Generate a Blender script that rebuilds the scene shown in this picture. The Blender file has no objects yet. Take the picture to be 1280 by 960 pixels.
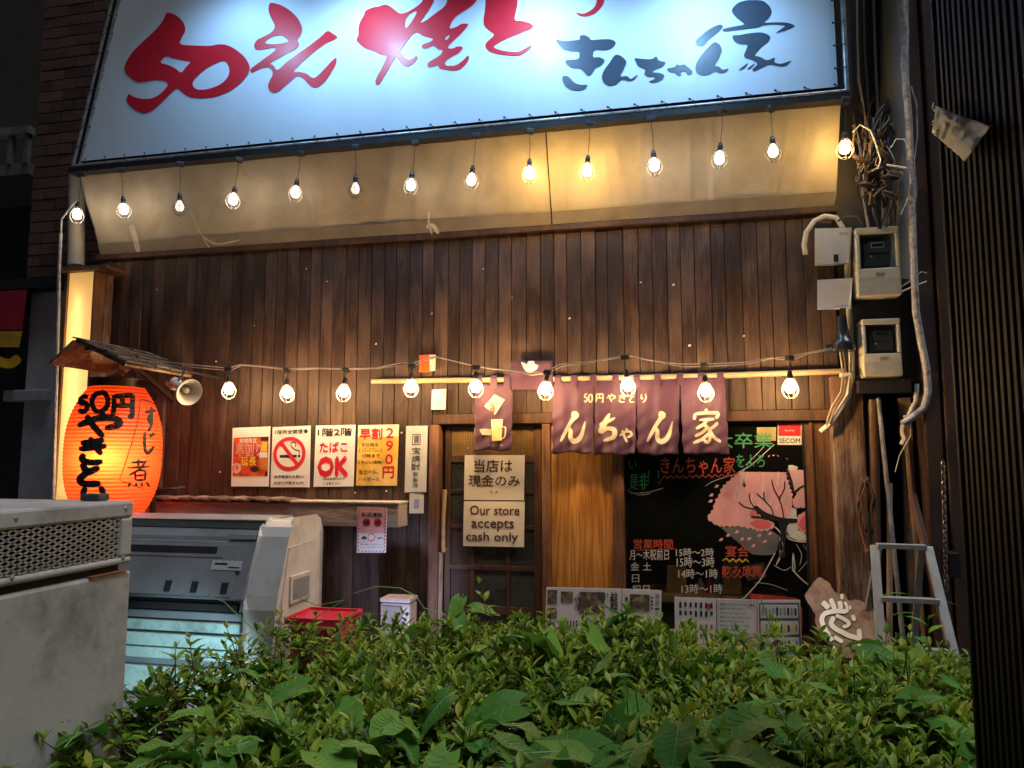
import bpy, math, random
from mathutils import Vector, Matrix
from mathutils.geometry import tessellate_polygon
random.seed(7)
R = math.radians
S = bpy.context.scene
COL = S.collection

# ------------------------------------------------------------------ camera, sky, light, exposure
CAM = Vector((0, -5.2, 1.5)); YAW = R(12.1); PIT = R(5.8); FPX = 920.0
FW = Vector((-math.sin(YAW)*math.cos(PIT), math.cos(YAW)*math.cos(PIT), math.sin(PIT)))
RT = Vector((math.cos(YAW), math.sin(YAW), 0)); UP = RT.cross(FW)
cd = bpy.data.cameras.new('camera'); cam = bpy.data.objects.new('camera', cd); COL.objects.link(cam)
cam.location = CAM; cam.rotation_euler = (R(90)+PIT, 0, YAW)
cd.sensor_width = 36; cd.lens = FPX/1280*36; cd.clip_start = .05; cd.clip_end = 500
S.camera = cam
S.render.resolution_x = 1024; S.render.resolution_y = 768
S.view_settings.view_transform = 'Standard'; S.view_settings.look = 'None'
S.view_settings.exposure = 0.0; S.view_settings.gamma = 1.0
S.cycles.use_denoising = True
S.cycles.max_bounces = 6; S.cycles.transparent_max_bounces = 12
S.cycles.sample_clamp_indirect = 4.0
SUN_EL, SUN_AZ = R(68), R(108)
W = bpy.data.worlds.new('World'); S.world = W; W.use_nodes = True
nt = W.node_tree; bg = nt.nodes['Background']
sky = nt.nodes.new('ShaderNodeTexSky'); sky.sky_type = 'NISHITA'; sky.sun_disc = False
sky.sun_elevation = SUN_EL; sky.sun_rotation = SUN_AZ
nt.links.new(sky.outputs[0], bg.inputs[0]); bg.inputs[1].default_value = 0.0055
sl = bpy.data.lights.new('sun', 'SUN'); sl.energy = 1.9; sl.angle = R(25); sl.color = (.93, .95, 1)
so = bpy.data.objects.new('sun', sl); COL.objects.link(so); so.location = (5, -10, 12)
sd = Vector((math.sin(SUN_AZ)*math.cos(SUN_EL), math.cos(SUN_AZ)*math.cos(SUN_EL), math.sin(SUN_EL)))
so.rotation_euler = sd.to_track_quat('Z', 'Y').to_euler()

def P(px, py, Y):
    d = FW + RT*((px-640)/FPX) + UP*((480-py)/FPX)
    return CAM + d*((Y-CAM.y)/d.y)
def PXp(px, py, X):
    d = FW + RT*((px-640)/FPX) + UP*((480-py)/FPX)
    return CAM + d*((X-CAM.x)/d.x)
def depth(p): return (Vector(p)-CAM).dot(FW)
def on(Y): return lambda x, y: P(x, y, Y)

# ------------------------------------------------------------------ materials
def nodes(name):
    m = bpy.data.materials.new(name); m.use_nodes = True
    t = m.node_tree; return m, t, t.nodes['Principled BSDF'], t.nodes.new, t.links.new
def M(name, col, rough=.6, var=.25, scale=9, stretch=(1, 1, 1), bump=0., metal=0., dirt=None, dirt_amt=.5, dirt_scale=2.5, rnd=0., spec=.5, bscale=None, coat=0.):
    m, t, b, N, L = nodes(name)
    tc = N('ShaderNodeTexCoord'); mp = N('ShaderNodeMapping'); mp.inputs['Scale'].default_value = stretch
    L(tc.outputs['Object'], mp.inputs[0])
    oi = N('ShaderNodeObjectInfo'); mul = N('ShaderNodeMath'); mul.operation = 'MULTIPLY'; mul.inputs[1].default_value = 37.0
    L(oi.outputs['Random'], mul.inputs[0]); L(mul.outputs[0], mp.inputs['Location'])
    n = N('ShaderNodeTexNoise'); n.inputs['Scale'].default_value = scale; n.inputs['Detail'].default_value = 7; n.inputs['Roughness'].default_value = .65
    L(mp.outputs[0], n.inputs['Vector'])
    r = N('ShaderNodeValToRGB')
    r.color_ramp.elements[0].position = .3; r.color_ramp.elements[1].position = .72
    r.color_ramp.elements[0].color = (*[c*(1-var) for c in col], 1); r.color_ramp.elements[1].color = (*[min(1, c*(1+var)) for c in col], 1)
    L(n.outputs[0], r.inputs[0]); out = r.outputs[0]
    if dirt:
        n2 = N('ShaderNodeTexNoise'); n2.inputs['Scale'].default_value = dirt_scale; n2.inputs['Detail'].default_value = 8; n2.inputs['Roughness'].default_value = .7
        L(mp.outputs[0], n2.inputs['Vector'])
        r2 = N('ShaderNodeValToRGB'); r2.color_ramp.elements[0].position = .48; r2.color_ramp.elements[1].position = .68
        r2.color_ramp.elements[1].color = (dirt_amt,)*3+(1,); r2.color_ramp.elements[0].color = (0, 0, 0, 1)
        L(n2.outputs[0], r2.inputs[0])
        mx = N('ShaderNodeMix'); mx.data_type = 'RGBA'; mx.inputs[7].default_value = (*dirt, 1)
        L(r2.outputs[0], mx.inputs[0]); L(out, mx.inputs[6]); out = mx.outputs[2]
    if rnd:
        h = N('ShaderNodeHueSaturation'); mr = N('ShaderNodeMapRange'); mr.inputs[3].default_value = 1-rnd; mr.inputs[4].default_value = 1+rnd
        L(oi.outputs['Random'], mr.inputs[0]); L(mr.outputs[0], h.inputs['Value']); L(out, h.inputs['Color']); out = h.outputs[0]
    L(out, b.inputs['Base Color'])
    mr2 = N('ShaderNodeMapRange'); mr2.inputs[3].default_value = max(0.02, rough-.12); mr2.inputs[4].default_value = min(1, rough+.12)
    L(n.outputs[0], mr2.inputs[0]); L(mr2.outputs[0], b.inputs['Roughness'])
    b.inputs['Metallic'].default_value = metal; b.inputs['Specular IOR Level'].default_value = spec
    if coat: b.inputs['Coat Weight'].default_value = coat; b.inputs['Coat Roughness'].default_value = .25
    if bump:
        bp = N('ShaderNodeBump'); bp.inputs['Strength'].default_value = bump; bp.inputs['Distance'].default_value = .01
        if bscale:
            n3 = N('ShaderNodeTexNoise'); n3.inputs['Scale'].default_value = bscale; n3.inputs['Detail'].default_value = 4
            L(mp.outputs[0], n3.inputs['Vector']); L(n3.outputs[0], bp.inputs['Height'])
        else: L(n.outputs[0], bp.inputs['Height'])
        L(bp.outputs[0], b.inputs['Normal'])
    return m
def EM(name, col, strength, diffuse=None):
    m, t, b, N, L = nodes(name)
    b.inputs['Base Color'].default_value = (*(diffuse or col), 1); b.inputs['Emission Color'].default_value = (*col, 1)
    b.inputs['Emission Strength'].default_value = strength
    return m
def INK(name, col, rough=.6): return M(name, col, rough, .08, 30)

def wood_mat(name, dark, mid, worn, grain=26, worn_amt=.8, rnd=.35):
    m, t, b, N, L = nodes(name)
    tc = N('ShaderNodeTexCoord'); oi = N('ShaderNodeObjectInfo')
    ad = N('ShaderNodeVectorMath'); ad.operation = 'MULTIPLY_ADD'
    L(oi.outputs['Random'], ad.inputs[0]); ad.inputs[1].default_value = (31, 17, 53); L(tc.outputs['Object'], ad.inputs[2])
    mp = N('ShaderNodeMapping'); mp.inputs['Scale'].default_value = (1, 1, .05); L(ad.outputs[0], mp.inputs[0])
    g = N('ShaderNodeTexNoise'); g.inputs['Scale'].default_value = grain*2.6; g.inputs['Detail'].default_value = 8; g.inputs['Roughness'].default_value = .7; g.inputs['Distortion'].default_value = .6
    L(mp.outputs[0], g.inputs['Vector'])
    mp2 = N('ShaderNodeMapping'); mp2.inputs['Scale'].default_value = (1, 1, .22); L(ad.outputs[0], mp2.inputs[0])
    w = N('ShaderNodeTexNoise'); w.inputs['Scale'].default_value = 13; w.inputs['Detail'].default_value = 9; w.inputs['Roughness'].default_value = .72
    L(mp2.outputs[0], w.inputs['Vector'])
    lo = N('ShaderNodeTexNoise'); lo.inputs['Scale'].default_value = 1.6; lo.inputs['Detail'].default_value = 3; L(ad.outputs[0], lo.inputs['Vector'])
    r = N('ShaderNodeValToRGB'); r.color_ramp.elements[0].position = .33; r.color_ramp.elements[1].position = .68
    r.color_ramp.elements[0].color = (*dark, 1); r.color_ramp.elements[1].color = (*mid, 1); L(g.outputs[0], r.inputs[0])
    sm = N('ShaderNodeMath'); sm.operation = 'ADD'; L(w.outputs[0], sm.inputs[0]); L(lo.outputs[0], sm.inputs[1])
    sg = N('ShaderNodeMath'); sg.operation = 'MULTIPLY_ADD'; L(g.outputs[0], sg.inputs[0]); sg.inputs[1].default_value = .45; L(sm.outputs[0], sg.inputs[2])
    r2 = N('ShaderNodeValToRGB'); r2.color_ramp.elements[0].position = .70; r2.color_ramp.elements[1].position = .92
    r2.color_ramp.elements[0].color = (0, 0, 0, 1); r2.color_ramp.elements[1].color = (worn_amt,)*3+(1,)
    md = N('ShaderNodeMath'); md.operation = 'DIVIDE'; md.inputs[1].default_value = 1.62; L(sg.outputs[0], md.inputs[0]); L(md.outputs[0], r2.inputs[0])
    mx = N('ShaderNodeMix'); mx.data_type = 'RGBA'; L(r2.outputs[0], mx.inputs[0]); L(r.outputs[0], mx.inputs[6]); mx.inputs[7].default_value = (*worn, 1)
    h = N('ShaderNodeHueSaturation'); mr = N('ShaderNodeMapRange'); mr.inputs[3].default_value = 1-rnd; mr.inputs[4].default_value = 1+rnd
    L(oi.outputs['Random'], mr.inputs[0]); L(mr.outputs[0], h.inputs['Value']); L(mx.outputs[2], h.inputs['Color'])
    L(h.outputs[0], b.inputs['Base Color'])
    rr = N('ShaderNodeMapRange'); rr.inputs[3].default_value = .42; rr.inputs[4].default_value = .8; L(w.outputs[0], rr.inputs[0]); L(rr.outputs[0], b.inputs['Roughness'])
    bp = N('ShaderNodeBump'); bp.inputs['Strength'].default_value = .5; bp.inputs['Distance'].default_value = .006
    L(sg.outputs[0], bp.inputs['Height']); L(bp.outputs[0], b.inputs['Normal'])
    return m

MAT = {}
MAT['plank'] = wood_mat('plank_wood', (.018, .0085, .006), (.058, .0275, .0185), (.185, .112, .074), 30, .55, .3)
MAT['old_wood'] = wood_mat('old_wood', (.06, .03, .02), (.20, .105, .065), (.52, .40, .30), 22, .85, .15)
MAT['door_wood'] = wood_mat('door_wood', (.022, .009, .005), (.075, .03, .014), (.16, .075, .035), 24, .6, .1)
MAT['frame_wood'] = wood_mat('frame_wood', (.05, .02, .01), (.15, .065, .03), (.3, .15, .07), 24, .6, .15)
MAT['bamboo'] = M('bamboo', (.42, .30, .17), .5, .3, 14, (.3, 1, 1), .15)
MAT['dark'] = M('dark_void', (.012, .010, .010), .8, .3)
MAT['blackbar'] = M('black_steel', (.014, .014, .016), .5, .4, 12)
MAT['soffit'] = M('cream_tarpaulin', (.47, .41, .31), .55, .12, 5, (1, 1, 1), .25, 0, (.33, .26, .17), .7, 1.8, bscale=3)
MAT['galv'] = M('galvanised_pipe', (.42, .43, .45), .4, .35, 20, (1, 1, 1), .1, .6, (.18, .12, .08), .7, 8)
MAT['sheet'] = M('white_banner_sheet', (.76, .81, .86), .46, .03, 6, (1, 1, .25), .18, bscale=5, coat=.08, dirt=(.60, .65, .70), dirt_amt=.45, dirt_scale=3)
MAT['red'] = M('red_print', (.70, .014, .028), .46, .06, 6, coat=.08)
MAT['navy'] = M('slate_print', (.045, .065, .095), .46, .08, 6, coat=.08)
MAT['black'] = INK('black_ink', (.012, .011, .012))
MAT['redink'] = INK('red_ink', (.60, .012, .03))
MAT['paper'] = M('white_paper', (.78, .76, .74), .55, .05, 5)
MAT['creampaper'] = M('cream_paper', (.74, .68, .56), .5, .07, 7, bump=.2, bscale=6)
MAT['cable'] = M('black_cable', (.02, .02, .02), .5)
MAT['grey_cable'] = M('grey_cable', (.30, .27, .23), .55)
MAT['socket'] = M('black_socket', (.02, .02, .022), .35)
MAT['wire'] = M('cage_wire', (.13, .12, .11), .4, .2, 20, metal=.6)
MAT['plastic_white'] = M('aged_white_plastic', (.62, .62, .60), .45, .07, 8, dirt=(.35, .32, .27), dirt_amt=.3)
MAT['plastic_cream'] = M('aged_cream_plastic', (.60, .56, .45), .42, .08, 8, dirt=(.32, .27, .19), dirt_amt=.4)

# ------------------------------------------------------------------ mesh helpers
def wloc(o):
    v = Vector((0, 0, 0))
    while o: v += Vector(o.location); o = o.parent
    return v
class MB:
    def __init__(s): s.v = []; s.f = []; s.mi = []; s.mats = []; s.cur = 0; s.cut = {0}
    def m(s, mat):
        mat = MAT[mat] if isinstance(mat, str) else mat
        if mat not in s.mats: s.mats.append(mat)
        s.cur = s.mats.index(mat); return s
    def add(s, vs, fs):
        o = len(s.v); s.v += [Vector(v) for v in vs]; s.f += [tuple(i+o for i in f) for f in fs]; s.mi += [s.cur]*len(fs); return s
    def box(s, x0, x1, y0, y1, z0, z1):
        return s.add([(x0, y0, z0), (x1, y0, z0), (x1, y1, z0), (x0, y1, z0), (x0, y0, z1), (x1, y0, z1), (x1, y1, z1), (x0, y1, z1)],
              [(0, 3, 2, 1), (4, 5, 6, 7), (0, 1, 5, 4), (1, 2, 6, 5), (2, 3, 7, 6), (3, 0, 4, 7)])
    def obox(s, c, size, rot):
        a, b, d = [q/2 for q in size]; c = Vector(c)
        vs = [c + rot @ Vector(p) for p in [(-a, -b, -d), (a, -b, -d), (a, b, -d), (-a, b, -d), (-a, -b, d), (a, -b, d), (a, b, d), (-a, b, d)]]
        return s.add(vs, [(0, 3, 2, 1), (4, 5, 6, 7), (0, 1, 5, 4), (1, 2, 6, 5), (2, 3, 7, 6), (3, 0, 4, 7)])
    def bar(s, a, b, w, h, up=(0, 0, 1)):
        a = Vector(a); b = Vector(b); d = b-a; z = d.normalized(); x = Vector(up).cross(z)
        if x.length < 1e-4: x = Vector((1, 0, 0)).cross(z)
        x.normalize(); y = z.cross(x)
        return s.obox((a+b)/2, (w, h, d.length), Matrix((x, y, z)).transposed())
    def tube(s, pts, r, n=8, closed=False, caps=True):
        pts = [Vector(p) for p in pts]; k = len(pts); rs = r if isinstance(r, (list, tuple)) else [r]*k
        vs = []; fs = []; prev = None
        for i, p in enumerate(pts):
            if closed: d = pts[(i+1) % k]-pts[i-1]
            else: d = pts[min(i+1, k-1)]-pts[max(i-1, 0)]
            d.normalize()
            if prev is None:
                x = d.cross(Vector((0, 0, 1)))
                if x.length < .05: x = d.cross(Vector((0, 1, 0)))
            else: x = prev - d*prev.dot(d)
            x.normalize(); prev = x; y = d.cross(x)
            for j in range(n):
                a = 2*math.pi*j/n; vs.append(p + (x*math.cos(a)+y*math.sin(a))*rs[i])
        for i in range(k if closed else k-1):
            for j in range(n):
                a = i*n+j; b = i*n+(j+1) % n; q = ((i+1) % k)*n
                fs.append((a, b, q+(j+1) % n, q+j))
        if caps and not closed: fs += [tuple(range(n-1, -1, -1)), tuple(range((k-1)*n, k*n))]
        return s.add(vs, fs)
    def lathe(s, prof, c=(0, 0, 0), n=24, rot=None, cap=False):
        c = Vector(c); vs = []; fs = []
        for r, z in prof:
            for j in range(n):
                a = 2*math.pi*j/n; p = Vector((r*math.cos(a), r*math.sin(a), z)); vs.append(c + (rot @ p if rot else p))
        for i in range(len(prof)-1):
            for j in range(n): fs.append((i*n+j, i*n+(j+1) % n, (i+1)*n+(j+1) % n, (i+1)*n+j))
        if cap: fs += [tuple(range(n-1, -1, -1)), tuple(range((len(prof)-1)*n, len(prof)*n))]
        return s.add(vs, fs)
    def slab(s, poly, f0, f1):       # outline -> front face f0, back face f1, joined
        k = len(poly); vs = [f0(*p) for p in poly]+[f1(*p) for p in poly]
        tri = tessellate_polygon([[Vector((p[0], p[1], 0)) for p in poly]])
        fs = [tuple(t) for t in tri]+[tuple(i+k for i in reversed(t)) for t in tri]+[(i, (i+1) % k, (i+1) % k+k, i+k) for i in range(k)]
        return s.add(vs, fs)
    def fill(s, loops, f):           # flat print, with holes
        L = [[Vector((p[0], p[1], 0)) for p in lp] for lp in loops]; flat = [p for lp in loops for p in lp]
        return s.add([f(*p) for p in flat], [tuple(t) for t in tessellate_polygon(L)])
    def quad(s, f, x0, y0, x1, y1, n=1):
        return s.add([f(x0, y0), f(x1, y0), f(x1, y1), f(x0, y1)], [(0, 3, 2, 1)])
    def stroke(s, pts, w, f, seg=6):  # brush ribbon through (x, y[, width factor]) points in picture-plane units
        pts = [(p[0], p[1], p[2] if len(p) > 2 else 1.0) for p in pts]; k = len(pts); out = []
        for i in range(k-1):
            p0, p1, p2, p3 = pts[max(i-1, 0)], pts[i], pts[i+1], pts[min(i+2, k-1)]
            for j in range(seg):
                t = j/seg
                out.append([.5*(2*p1[c]+(p2[c]-p0[c])*t+(2*p0[c]-5*p1[c]+4*p2[c]-p3[c])*t*t+(3*p1[c]-p0[c]-3*p2[c]+p3[c])*t**3) for c in range(3)])
        out.append(list(pts[-1])); vs = []; q = len(out)
        for i, (x, y, ww) in enumerate(out):
            a = out[max(i-1, 0)]; b = out[min(i+1, q-1)]; dx, dy = b[0]-a[0], b[1]-a[1]; l = math.hypot(dx, dy) or 1
            e = min(1, .55+.45*min(i, q-1-i)/2.0)*ww*w/2
            vs += [f(x-dy/l*e, y+dx/l*e), f(x+dy/l*e, y-dx/l*e)]
        return s.add(vs, [(2*i, 2*i+1, 2*i+3, 2*i+2) for i in range(q-1)])
    def glyph(s, ch, x0, y0, x1, y1, w, f, shear=0, seg=5):
        for st in GLYPH[ch]:
            s.stroke([(x0+(p[0]+shear*(1-p[1]))*(x1-x0), y0+p[1]*(y1-y0), p[2] if len(p) > 2 else 1) for p in st], w, f, seg)
        return s
    def text(s, st, x0, y0, x1, y1, f, bold=0.):
        s.cut.add(len(s.f)); vs, fs = text_geo(st, 0); e = bold*1.1*abs(y1-y0)/max(1, 1)
        k_ = [(0, 0)] if bold < .004 else [(0, 0), (e, 0), (-e, 0), (0, e), (0, -e)]
        if abs(x1-x0) < 1.5: e2 = .62
        else: e2 = 1
        for i, (a, b) in enumerate(k_): s.add([f(x0+u*(x1-x0)+a*e2, y1+(y0-y1)*v+b)+Vector((0, -.00015*i, 0)) for u, v in vs], fs)
        s.cut.add(len(s.f)); return s
    def build(s, name, parent=None, base=None, smooth=False, bevel=0, label=None, cat=None, group=None, kind=None, link=True, local=False, solid=0):
        if len(s.cut) > 2 and name.endswith('lettering'):
            c = sorted(s.cut | {len(s.f)}); o = None
            for a, b in zip(c, c[1:]):
                if b == a: continue
                p = MB(); p.mats = s.mats; ids = sorted({i for f in s.f[a:b] for i in f}); ix = {q: k for k, q in enumerate(ids)}
                p.v = [s.v[i] for i in ids]; p.f = [tuple(ix[i] for i in f) for f in s.f[a:b]]; p.mi = s.mi[a:b]; o = p.build(name, parent)
            return o
        if parent: off = wloc(parent)
        elif base is not None: off = Vector(base)
        else:
            xs = [v.x for v in s.v]; ys = [v.y for v in s.v]; zs = [v.z for v in s.v]
            off = Vector(((min(xs)+max(xs))/2, (min(ys)+max(ys))/2, min(zs)))
        if local: off = Vector((0, 0, 0))
        me = bpy.data.meshes.new(name); me.from_pydata([v-off for v in s.v], [], s.f)
        for m in s.mats: me.materials.append(m)
        me.polygons.foreach_set('material_index', s.mi)
        if smooth:
            me.polygons.foreach_set('use_smooth', [True]*len(s.f)); me.set_sharp_from_angle(angle=R(40))
        me.update()
        o = bpy.data.objects.new(name, me); COL.objects.link(o)
        if parent: o.parent = parent
        else: o.location = off
        if bevel:
            b = o.modifiers.new('bevel', 'BEVEL'); b.width = bevel; b.segments = 4 if bevel > .04 else 2; b.limit_method = 'ANGLE'; b.harden_normals = False
        if solid:
            q = o.modifiers.new('solid', 'SOLIDIFY'); q.thickness = solid; q.offset = 0
        tag(o, label, cat, group, kind); return o
def tag(o, label=None, cat=None, group=None, kind=None):
    for k, v in (('label', label), ('category', cat), ('group', group), ('kind', kind)):
        if v: o[k] = v
    return o
def thing(name, loc, label, cat, group=None):
    o = bpy.data.objects.new(name, None); COL.objects.link(o); o.location = loc; o.empty_display_size = .1
    return tag(o, label, cat, group)
def mb(mat): return MB().m(mat)
def copy_tree(o, parent=None):
    c = o.copy(); COL.objects.link(c)
    if parent: c.parent = parent
    for ch in o.children: copy_tree(ch, c)
    return c

TG = {}
def text_geo(st, bold):
    if (st, bold) in TG: return TG[st, bold]
    cu = bpy.data.curves.new('lettering', 'FONT'); cu.body = st; cu.resolution_u = 2; cu.offset = bold; cu.fill_mode = 'FRONT'
    o = bpy.data.objects.new('lettering', cu); COL.objects.link(o)
    me = o.to_mesh(); vs = [(v.co.x, v.co.y) for v in me.vertices]; fs = [tuple(p.vertices) for p in me.polygons]; o.to_mesh_clear()
    bpy.data.objects.remove(o); bpy.data.curves.remove(cu)
    xs = [v[0] for v in vs]; ys = [v[1] for v in vs]; a, b, c, d = min(xs), max(xs), min(ys), max(ys)
    TG[st, bold] = ([((x-a)/(b-a), (y-c)/(d-c)) for x, y in vs], fs); return TG[st, bold]

GLYPH = {
 '5': [[(.9, .04), (.35, .06)], [(.36, .04), (.28, .45), (.58, .42), (.85, .62), (.7, .9), (.42, .97), (.12, .86)]],
 '0': [[(.55, .03), (.2, .2), (.08, .55), (.25, .92), (.55, .97), (.85, .75), (.92, .4), (.75, .08), (.5, .04)]],
 '円': [[(.1, .04), (.13, .5), (.06, 1)], [(.1, .07), (.5, .06), (.92, .06), (.93, .5), (.92, .98), (.76, .93)], [(.5, .08), (.5, .5)], [(.12, .52), (.9, .5)]],
 'や': [[(.04, .55), (.45, .26), (.82, .25), (.95, .48), (.62, .66)], [(.52, .0), (.62, .2)], [(.22, .12), (.38, .55), (.6, 1.0)]],
 'き': [[(.15, .22), (.5, .18), (.85, .1)], [(.1, .44), (.5, .4), (.92, .31)], [(.42, .0), (.58, .35), (.78, .66)], [(.28, .64), (.18, .84), (.45, .97), (.8, .93)]],
 'と': [[(.28, .02), (.34, .25), (.46, .45)], [(.88, .22), (.4, .5), (.18, .76), (.35, .95), (.92, .94)]],
 'り': [[(.22, .06), (.14, .4), (.25, .6), (.4, .45)], [(.72, .02), (.82, .45), (.65, .8), (.38, 1.0)]],
 'す': [[(.03, .22), (.5, .2), (.97, .16)], [(.58, .0), (.6, .5), (.45, .64), (.33, .48), (.48, .36), (.62, .52), (.52, .82), (.28, 1.0)]],
 'じ': [[(.3, .03), (.26, .4), (.3, .8), (.5, .96), (.9, .66)], [(.62, .12), (.7, .26)], [(.8, .06), (.88, .2)]],
 '煮': [[(.2, .13), (.75, .11)], [(.47, .0), (.47, .3)], [(.03, .32), (.97, .28)], [(.82, .06), (.55, .35), (.08, .58)], [(.35, .44), (.35, .76)], [(.35, .44), (.75, .43), (.75, .77)], [(.35, .59), (.75, .58)], [(.35, .75), (.75, .74)], [(.14, .83), (.04, 1.0)], [(.38, .84), (.4, .98)], [(.6, .84), (.65, .98)], [(.82, .82), (.96, .99)]],
 'ん': [[(.46, .02, 1.5), (.62, .06, 1.6), (.5, .22), (.28, .55, .9), (.04, .98, .7)], [(.05, .95, .6), (.28, .56, .9), (.42, .62, 1), (.42, .86, 1.1), (.58, .98, 1.3), (.82, .8, 1.1), (.98, .28, .4)]],
 'ち': [[(.1, .42, .8), (.35, .34), (.9, .16, .6)], [(.62, .0, .6), (.4, .3, 1.3), (.15, .66, 1.2), (.5, .54), (.85, .6, 1.2), (.8, .85, 1.2), (.3, .98, .7)]],
 '家': [[(.5, 0), (.52, .11)], [(.1, .32), (.13, .14)], [(.13, .15), (.5, .12), (.9, .13), (.84, .28)], [(.27, .33), (.78, .3)], [(.54, .32), (.4, .46), (.16, .58)], [(.38, .42), (.6, .6), (.64, .82), (.56, .98), (.42, .9)], [(.55, .55), (.36, .7), (.12, .8)], [(.6, .7), (.38, .88), (.06, 1.0)], [(.9, .4), (.76, .52), (.6, .6)], [(.6, .58), (.76, .82), (1.0, .96)]],
}

# ------------------------------------------------------------------ ground and neighbours
MAT['asphalt'] = M('asphalt', (.05, .05, .052), .85, .35, 40, bump=.4)
MAT['pave'] = M('concrete_paving', (.2, .19, .18), .8, .25, 14, bump=.3, dirt=(.08, .075, .07))
mb('asphalt').add([(-60, -60, 0), (60, -60, 0), (60, 60, 0), (-60, 60, 0)], [(0, 1, 2, 3)]).build('ground', kind='structure')
mb('pave').box(-7, 1.5, -1.75, -.02, .0, .1).build('pavement', kind='structure', bevel=.01)

MAT['brick'] = M('brick_tile', (.11, .058, .042), .7, .3, 12, rnd=.35, bump=.3)
MAT['mortar'] = M('mortar', (.055, .042, .035), .9, .3)
MAT['white_col'] = M('painted_column', (.46, .47, .50), .7, .12, 6, dirt=(.25, .24, .25), bump=.15)
def neighbour():
    xa, xb = P(38, 300, .9).x, P(128, 300, .9).x + .6
    b = thing('brick_building', (xa, .9, 0), 'dark brick tiled building left of the restaurant behind the lantern', 'building')
    mb('mortar').box(xa, xb, .9, 5, 2.95, 9).box(-11.5, xa, 3.2, 5, 0, 9).build('wall', b)
    bw, bh = .30, .115; proto = None; k = 0
    z = 2.97
    row = 0
    while z < 6.2:
        x = xa + (0.0 if row % 2 else -bw/2)
        while x < xb:
            x0, x1 = max(x+.006, xa+.002), min(x+bw-.006, xb-.002)
            if x1-x0 > .05:
                full = abs((x1-x0)-(bw-.012)) < 1e-4
                if full and proto: o = proto.copy(); COL.objects.link(o)
                else:
                    o = mb('brick').box(x0-x0, x1-x0, -.018, .0, 0, bh-.012).build('brick', local=True); o.parent = b
                    if full: proto = o
                o.location = (x0-xa, random.uniform(-.004, .002)-.003, z); k += 1
            x += bw
        z += bh; row += 1
    zc = P(50, 366, .9).z
    mb('white_col').box(P(30, 500, .75).x, P(76, 500, .75).x, .75, 1.5, 0, zc-.03).box(P(10, 500, .72).x, P(62, 500, .72).x, .66, .78, P(20, 502, .7).z, P(20, 488, .7).z).build('column', b, bevel=.01)
    mb('blackbar').box(-7.8, xb, .6, 1.5, zc-.03, zc+.07).build('ledge', b)
    return b
neighbour()
bal = thing('balcony', (-8.2, 2.6, 4), 'dim balcony with railing high at the left edge', 'balcony')
zt, zb = P(18, 165, 2.2).z, P(18, 205, 2.2).z
MAT['rail'] = M('dim_railing', (.2, .19, .18), .6)
mb('rail').box(-10.5, P(38, 180, 2.2).x, 2.2, 3.2, zb-.14, zb).build('slab', bal)
mb('rail').box(-10.5, P(38, 180, 2.2).x, 2.16, 2.26, zt-.05, zt+.05).build('handrail', bal)
for i in range(9):
    x = P(38, 180, 2.2).x-.05-.24*i; mb('rail').box(x-.03, x+.03, 2.18, 2.24, zb, zt-.05).build('baluster', bal)
# lit shop sign of the neighbour: red over yellow
ns = thing('side_sign', (-7.6, .7, 1.9), 'red and yellow fascia sign at the far left edge', 'sign')
a = on(.55)
mb(M('red_fascia', (.34, .015, .035), .4)).slab([(-40, 366), (34, 362), (28, 412), (-40, 412)], on(.55), on(.75)).build('red_panel', ns)
mb(M('yellow_fascia', (.55, .33, .03), .4)).slab([(-40, 414), (28, 414), (24, 434), (-40, 434)], on(.55), on(.75)).build('yellow_panel', ns)
mb(M('ochre_print', (.75, .42, .02), .4)).stroke([(-20, 440), (0, 452), (14, 454), (24, 446)], 12, on(.54)).build('emblem', ns)
mb('dark').slab([(-40, 434), (24, 434), (20, 470), (-40, 470)], on(.57), on(.75)).build('backing', ns)
# small street lights far down the road
for i, (x, y, c, r) in enumerate([(14, 536, (.3, .55, 1), .05), (9, 548, (.35, .6, 1), .04), (4, 560, (.5, .8, 1), .03), (13, 588, (.9, .95, 1), .03), (6, 596, (.9, .95, 1), .03), (16, 604, (1, 1, 1), .025), (8, 612, (1, 1, 1), .025), (3, 604, (1, 1, 1), .02)]):
    MAT['spark0'] = EM('far_light', c, 5); hue = 'blue' if i < 3 else 'white'
    p = P(x, y, 9)
    mb('spark0').lathe([(.001, -r*1.6), (r*1.2, -r*.8), (r*1.6, 0), (r*1.2, r*.8), (.001, r*1.6)], p, 10).build('distant_light', smooth=True, label='tiny %s light far down the dark side street' % hue, cat='light', group='%s lights far down the side street' % hue, base=p)

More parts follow.
